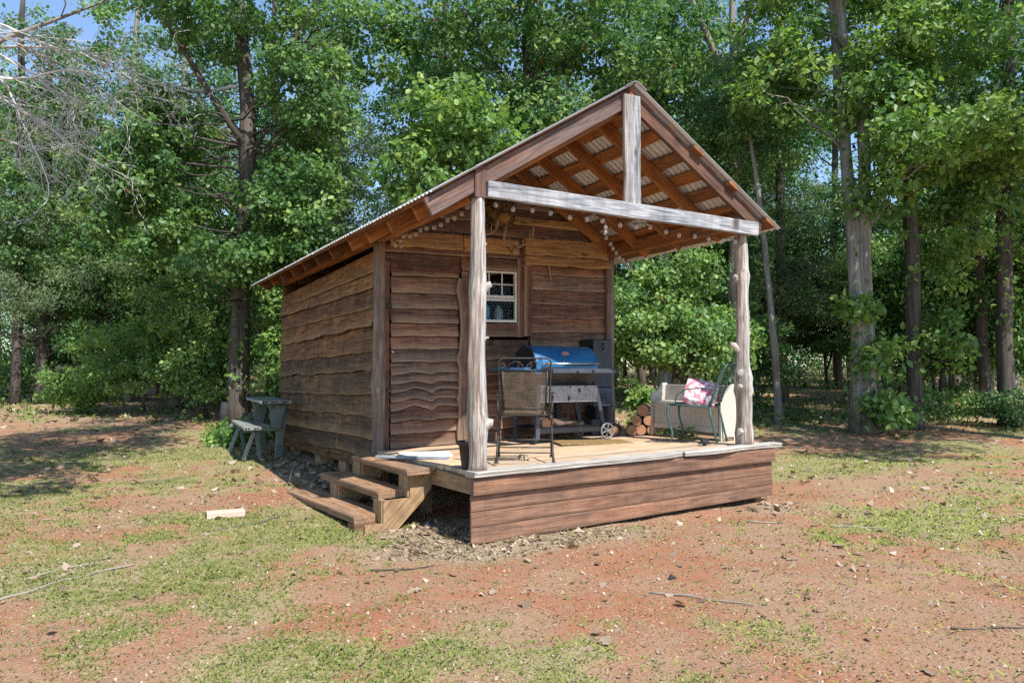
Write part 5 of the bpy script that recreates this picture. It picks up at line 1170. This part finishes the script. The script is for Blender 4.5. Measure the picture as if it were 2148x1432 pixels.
# understory shrubs that hide the trunks at eye level
US = None
for k, (d, px, s_) in enumerate(((18.6, 1885, 1.1), (16.6, 2050, 1.), (15.6, 2150, .9), (19.5, 2110, 1.2), (21, 1960, 1.2), (20.5, 150, 1.), (19, 235, 1.), (17.8, 470, 1.), (22, 330, 1.2), (18.5, 655, 1.), (20, 1480, 1.1), (23.5, 2080, 1.3), (26, 1735, 1.3), (27, 1990, 1.3), (27, 1640, 1.2), (27.5, 1560, 1.3))):
    x, y = at(d, px)
    if US is None:
        US = make_tree('understory_shrub', 'shrub', 'leafy understory shrub in the shade between the woodland trunks', (x, y), [S((0, 0, 0, .04), (.1, 0, 1.6, .03), (.2, .1, 3.6, .01)), S((.0, 0, .6, .03), (-.5, .1, 2.4, .012))],
            [B(0, 0, 2.6, 1.2, .8, 90), B(.7, 0, 3.7, .9, .8, 60), B(-.7, .2, 3.3, .9, .8, 60), B(-.3, -.2, 1.5, 1.0, .5, 50)], 'ell', .15, 46, .34, 'leaf', 'bark', .3, 251, 'understory shrubs'); continue
    r = US.copy(); COL.objects.link(r); r.location = (x, y, gz1(x, y)); r.rotation_euler = (0, 0, k * 2.3); r.scale = (s_, s_, s_ * (.85 + .1 * (k % 4)))
    for c_o in US.children:
        c2 = c_o.copy(); COL.objects.link(c2); c2.parent = r
# more of the wood: trees nothing tells apart, copied from four grown ones
WOODS = []
for i, (kind, leaf, bark, size, bl) in enumerate((('ell', 'leafdark', 'bark', .15, [B(0, 0, 4.6, 1.6, 1.4, 80), B(.4, 0, 7.8, 1.9, 1.5, 60), B(-.8, 0, 10.5, 1.4, 1.0, 10)]), ('oak', 'leaf', 'palebark', .16, [B(.3, 0, 6.5, 2.0, 1.7, 90), B(-.6, 0, 9.6, 1.6, 1.2, 24), B(-1.3, 0, 3.8, 1.1, .9, 36)]),
        ('dia', 'leafdark', 'bark', .145, [B(0, 0, 3.4, 1.9, 1.5, 100), B(0, 0, 7, 1.8, 1.8, 84), B(.5, 0, 10.5, 1.1, 1.2, 10)]), ('dia', 'leaf', 'bark', .15, [B(-.4, 0, 2.6, 1.6, 1.2, 76), B(.5, 0, 5.6, 1.6, 1.4, 76), B(0, 0, 9.0, 1.6, 1.4, 34)]))):
    WOODS.append((i, kind, leaf, bark, size, bl))
LAB = 'tall leafy woodland tree crowded among its like at the edge of the wood'
rng2 = random.Random(77); spots = []
for d, n, j in ((19, 8, 1.2), (22.5, 10, 1.5), (26.5, 11, 1.6), (31, 12, 2.)):
    for k in range(n):
        px = -160 + 2480 * (k + .5) / n + rng2.uniform(-60, 60); spots.append((d + rng2.uniform(-j, j), px))
protos = {}
for k, (d, px) in enumerate(spots):
    i, kind, leaf, bark, size, bl = WOODS[(k % 2) if (px > 1600 and d < 30) or px < 170 else k % 4]; x, y = at(d, px)
    if 1640 < px < 2000 and d < 24: continue
    if i not in protos:
        protos[i] = make_tree('woodland_tree', 'tree', LAB, (x, y), [S((0, 0, 0, .12), (.1, 0, 4, .10), (-.05, 0, 9, .07), (.1, 0, 12.5, .025))], bl, kind, size, 60, .42, leaf, bark, .14, 300 + i, 'crowded woodland trees'); continue
    p = protos[i]; r = p.copy(); COL.objects.link(r); r.location = (x, y, gz1(x, y)); r.rotation_euler = (0, 0, rng2.uniform(0, 6.28)); s = rng2.uniform(.85, 1.2); r.scale = (s, s, s * rng2.uniform(.9, 1.15))
    for c_o in p.children:
        c2 = c_o.copy(); COL.objects.link(c2); c2.parent = r
# the wood beyond: one far mass of leaf clumps and stems
rw = np.random.default_rng(9); n = 9600
d = 34 + 40 * rw.random(n) ** 1.2; px = -350 + 2850 * rw.random(n); l = (px - 1074) / 1600 * d
x = CAM[0] + d * SY + l * CY; y = CAM[1] + d * CY - l * SY
h = 9.5 * rw.random(n) ** 1.15 * (.75 + .5 * vnoise(x * .16, y * .16, 5))
k2 = n // 2; h[:k2] = 7.5 * rw.random(k2) ** 1.1; x[:k2], y[:k2] = W(39 + 8 * rw.random(k2), (rw.random(k2) * 2 - 1) * 44)
C = np.stack([x, y, gz(x, y) + h + .2], -1); per = 60; pos = np.repeat(C, per, 0); m = len(pos)
u = unit(rw.normal(0, 1, (m, 3))) * (rw.random(m) ** .45)[:, None] * np.array([1, 1, .65]) * (.55 + .5 * rw.random(m))[:, None] * 1.1
tone = np.clip(np.repeat(rw.random(n) * .5, per) + .5 * rw.random(m), 0, 1)
o = leaf_object('far_woods', leaf_arrays(pos + u, unit(u), .14, 'dia', rw), 'dia', tone, rw.random(m), M['leafdark'], None, (0, 0, 0)); tag(o, 'deep shaded wood closing off the yard far behind the shed', 'woods', kind='stuff')
b = MB()
for i in range(60):
    d_ = rw.uniform(26, 60); x_, y_ = at(d_, rw.uniform(-200, 2350)); z_ = gz1(x_, y_); tube(b, [(x_, y_, z_ - .1), (x_ + rw.normal(0, .2), y_, z_ + 5), (x_ + rw.normal(0, .5), y_, z_ + 10)], [rw.uniform(.06, .13), .07, .03], 6, rough=.1, seed=i, tone=.5, warm=.3)
tag(b.build('far_tree_stems', M['bark']), 'crowd of distant grey stems deep in the shaded wood', 'woods', kind='stuff')
# low growth along the wood edge
n = 2600; d = 13.5 + 20 * rw.random(n) ** .8; px = -250 + 2650 * rw.random(n); l = (px - 1074) / 1600 * d
x = CAM[0] + d * SY + l * CY; y = CAM[1] + d * CY - l * SY
k = (rw.random(n) < sstep(.42, .7, fbm(x * .35, y * .35, 41, 3) + .012 * (d - 20))) & ~under_shed(x, y); x, y, d = x[k], y[k], d[k]; n = len(x)
pos = np.repeat(np.stack([x, y, gz(x, y) + .14], -1), 26, 0); m = len(pos); u = unit(rw.normal(0, 1, (m, 3))) * (rw.random(m) ** .5)[:, None] * np.array([.34, .34, .2])
tag(leaf_object('undergrowth', leaf_arrays(pos + u, unit(u), .09, 'dia', rw), 'dia', rw.random(m) * .8, rw.random(m), M['weeds'], None, (0, 0, 0)), 'low weeds and seedlings along the edge of the wood', 'undergrowth', kind='stuff')

# ------------------------------------------------------------------ picnic table against the side wall
pt = empty('picnic_table', (-.4, 5.7, gz1(-.4, 5.7)), label='grey-green plastic picnic table tucked against the side wall of the shed', cat='picnic table')
PX, PY, PZ = pt.location; tz = lambda h: h
def p_(mb, name, mat): return mb.build(name, mat, pt)
def slab_planks(name, x0, x1, n, y0, y1, z, sk):
    b = MB(); wd = (x1 - x0) / n
    for i in range(n):
        xa = x0 + wd * (i + .5)
        beam(b, (xa - sk, y0, z), (xa + sk, y1, z), wd - .006, .036, (0, 0, 1), .004, tone=.5)
    o = p_(b, name, M['table'])
    b = MB()
    for i in range(n):
        for k in (-1, 0, 1): box(b, (x0 + wd * (i + .5 + .28 * k) - sk, y0 - .0005, z), (wd * .2, .004, .019), bev=.001)
    b.build('hollow_end', M['hole'], o)
slab_planks('table_top', -.14, .27, 3, -.72, .95, .775, .07); slab_planks('bench_seat', -.36, -.12, 2, -.78, .88, .44, .07)
for y in (-.42, .62):
    b = MB(); prof = [(.06, .0), (.14, .0), (.16, .33), (.20, .50), (.215, .755), (-.05, .755), (.02, .52), (.07, .36)]
    loft(b, [[(px, y + q, pz) for px, pz in prof] for q in (-.035, .035)], [[(px, 0, pz) for px, pz in prof]] * 2); p_(b, 'leg_panel', M['tablegreen'])
    b = MB(); beam(b, (-.36, y, .395), (.06, y, .40), .05, .05); p_(b, 'bench_arm', M['tablegreen'])
    b = MB(); beam(b, (-.22, y, .38), (-.36, y, .0), .05, .035, (0, 1, 0)); p_(b, 'bench_leg', M['table'])
    b = MB(); beam(b, (-.20, y, .38), (-.14, y, .0), .05, .035, (0, 1, 0)); p_(b, 'bench_leg', M['tablegreen'])
    b = MB(); prof = [(-.02, .42), (.08, .42), (.16, .72), (.02, .72), (-.06, .6)]
    loft(b, [[(px, y - .14 + q, pz) for px, pz in prof] for q in (-.02, .02)], [[(px, 0, pz) for px, pz in prof]] * 2); p_(b, 'side_gusset', M['tablegreen'])
b = MB(); beam(b, (.0, -.42, .42), (.0, .62, .42), .04, .06); p_(b, 'stretcher', M['tablegreen'])

# ------------------------------------------------------------------ odds and ends lying in the yard
def on_ground(o, x, y, rz=0, dz=0.): o.location = (x, y, gz1(x, y) + dz); o.rotation_euler = (0, 0, rz); return o
b = MB(); box(b, (0, 0, .028), (.32, .13, .06), bev=.006); tag(on_ground(b.build('paving_slab', M['paver']), -1.57, 1.87, -.07), 'pale narrow paving slab lying in the grass near the steps', 'paving slab')
def branch(pts, r, label, seed, mat='stick', lift=.007, group=None):
    P = []; b = MB()
    for i in range(len(pts) - 1):
        for k in range(6):
            t = k / 6; x = pts[i][0] + (pts[i + 1][0] - pts[i][0]) * t; y = pts[i][1] + (pts[i + 1][1] - pts[i][1]) * t
            P.append((x + .012 * wav(i + t, seed, 2), y + .012 * wav(i + t, seed + 2, 2), gz1(x, y) + lift + .008 * wav(i + t, seed + 5, 3)))
    o0 = np.array((pts[0][0], pts[0][1], gz1(*pts[0]))); P = [np.array(p) - o0 for p in P]
    tube(b, P, [r * (1 - .6 * i / len(P)) for i in range(len(P))], 7, rough=.2, seed=seed, tone=.55, warm=.3)
    o = b.build('fallen_branch', M[mat]); o.location = o0; return tag(o, label, 'branch', group)
branch([(-3.3, .12), (-3.1, .26), (-2.9, .40), (-2.6, .55), (-2.35, .62)], .011, 'long curved grey branch on the grass by a patch of bark litter', 1)
branch([(-3.05, .62), (-2.8, .78), (-2.5, .8)], .009, 'thin grey branch beside the bark litter patch, behind the long curved one', 2)
branch([(.33, -1.70), (.50, -1.98), (.68, -2.28)], .008, 'straight greenish branch lying on the red soil, away from the shed', 3)
branch([(-.62, .16), (-.5, .02), (-.44, -.1)], .014, 'short red-brown piece of bark lying in front of the steps', 4, 'log')
branch([(.28, -.22), (.62, -.27), (.95, -.24)], .007, 'thin brown twig lying along the foot of the skirt boards', 5, 'bark')
branch([(-1.75, 1.38), (-1.3, 1.52), (-.98, 1.78)], .008, 'thin crooked twig between the paving slab and the bottom step', 6, 'bark')
branch([(2.95, -1.02), (3.2, -1.2), (3.36, -1.42)], .007, 'pale stick in the green patch past the end of the deck', 7)
branch([(2.35, -.62), (2.62, -.82)], .010, 'short pale stick on the litter near the far skirt corner', 8)
branch([(1.3, -3.0), (1.6, -3.2), (2.0, -3.25)], .006, 'dark thin twig on the bare soil closest to the yard edge', 9, 'bark')
branch([(-2.2, 4.2), (-1.9, 4.3), (-1.6, 4.15)], .008, 'thin twig on the far grass level with the picnic table', 10)
branch([(-1.0, -.35), (-.75, -.48), (-.55, -.47)], .007, 'small dark twig on the bare red soil path', 11, 'bark')
b = MB(); tube(b, [(0, 0, -.05), (.04, .02, .12), (.09, .03, .26)], [.011, .010, .007], 8, rough=.2, tone=.3, warm=.3); tag(on_ground(b.build('upright_stick', M['stick']), -.66, 3.3), 'short cut stick standing aslant in the ground beyond the steps', 'stick')
b = MB(); tube(b, [(0, 0, -.1), (.0, 0, .2), (.02, 0, .42)], [.11, .10, .095], 12, rough=.25, seed=3, tone=.25, warm=.2); x, y = at(14.1, 474); tag(on_ground(b.build('tree_stump', M['charcoal']), x, y), 'short dark stump close against the oak trunk', 'stump')
b = MB(); lathe(b, [(.001, 0), (.1, 0), (.2, .12), (.22, .24), (.17, .36), (.14, .40), (.12, .40), (.001, .3)], (0, 0, 0), 18); x, y = at(12.7, 545); tag(on_ground(b.build('round_pot', M['pot']), x, y), 'dark rounded pot on the ground behind the picnic table', 'pot')
b = MB(); tube(b, [(0, 0, 0), (.02, .01, .012), (.05, 0, .0)], [.012, .02, .01], 8, rough=.3, seed=8); tag(on_ground(b.build('stone', M['charcoal']), .62, -1.55), 'small dark stone on the red soil by the greenish branch', 'stone')
# small wilting plant growing up through the deck edge in front of the bench
rp = np.random.default_rng(31); pl = empty('potted_seedling', world(2.98, .92, .012), label='small wilting yellow-green plant on the deck in front of the white bench', cat='plant')
b = MB()
for i in range(6):
    a = i * 1.1; tube(b, [(0, 0, -.01), (.04 * math.cos(a), .04 * math.sin(a), .07), (.12 * math.cos(a), .14 * math.sin(a), .06 + .02 * (i % 3))], [.004, .003, .002], 5)
b.build('stems', M['twig'], pl)
u = rp.normal(0, 1, (90, 3)) * np.array([.07, .13, .03]) + np.array([0, 0, .07]); u[:, 2] = np.clip(np.abs(u[:, 2]), .012, .15); leaf_object('leaves', leaf_arrays(u, unit(u), .055, 'ell', rp), 'ell', rp.random(90), rp.random(90), M['weeds'], pl, (0, 0, 0))
# whole dry oak leaves on the soil
m = 120; x, y, d = scatter(m, 3.0, 10, 1.0); k = ~under_shed(x, y); x, y = x[k], y[k]; m = len(x)
pos = np.stack([x, y, gz(x, y) + .012], -1); v = leaf_arrays(pos, RNG.normal(0, .4, (m, 3)) * np.array([1, 1, 0]), .075, 'oak', RNG, 2.2, 0.)
tag(leaf_object('dry_oak_leaves', v, 'oak', .15 + .6 * RNG.random(m), RNG.random(m) * .5, M['litter'], None, (0, 0, 0)), 'whole dry oak leaves scattered over the yard', 'dry leaves', kind='stuff')
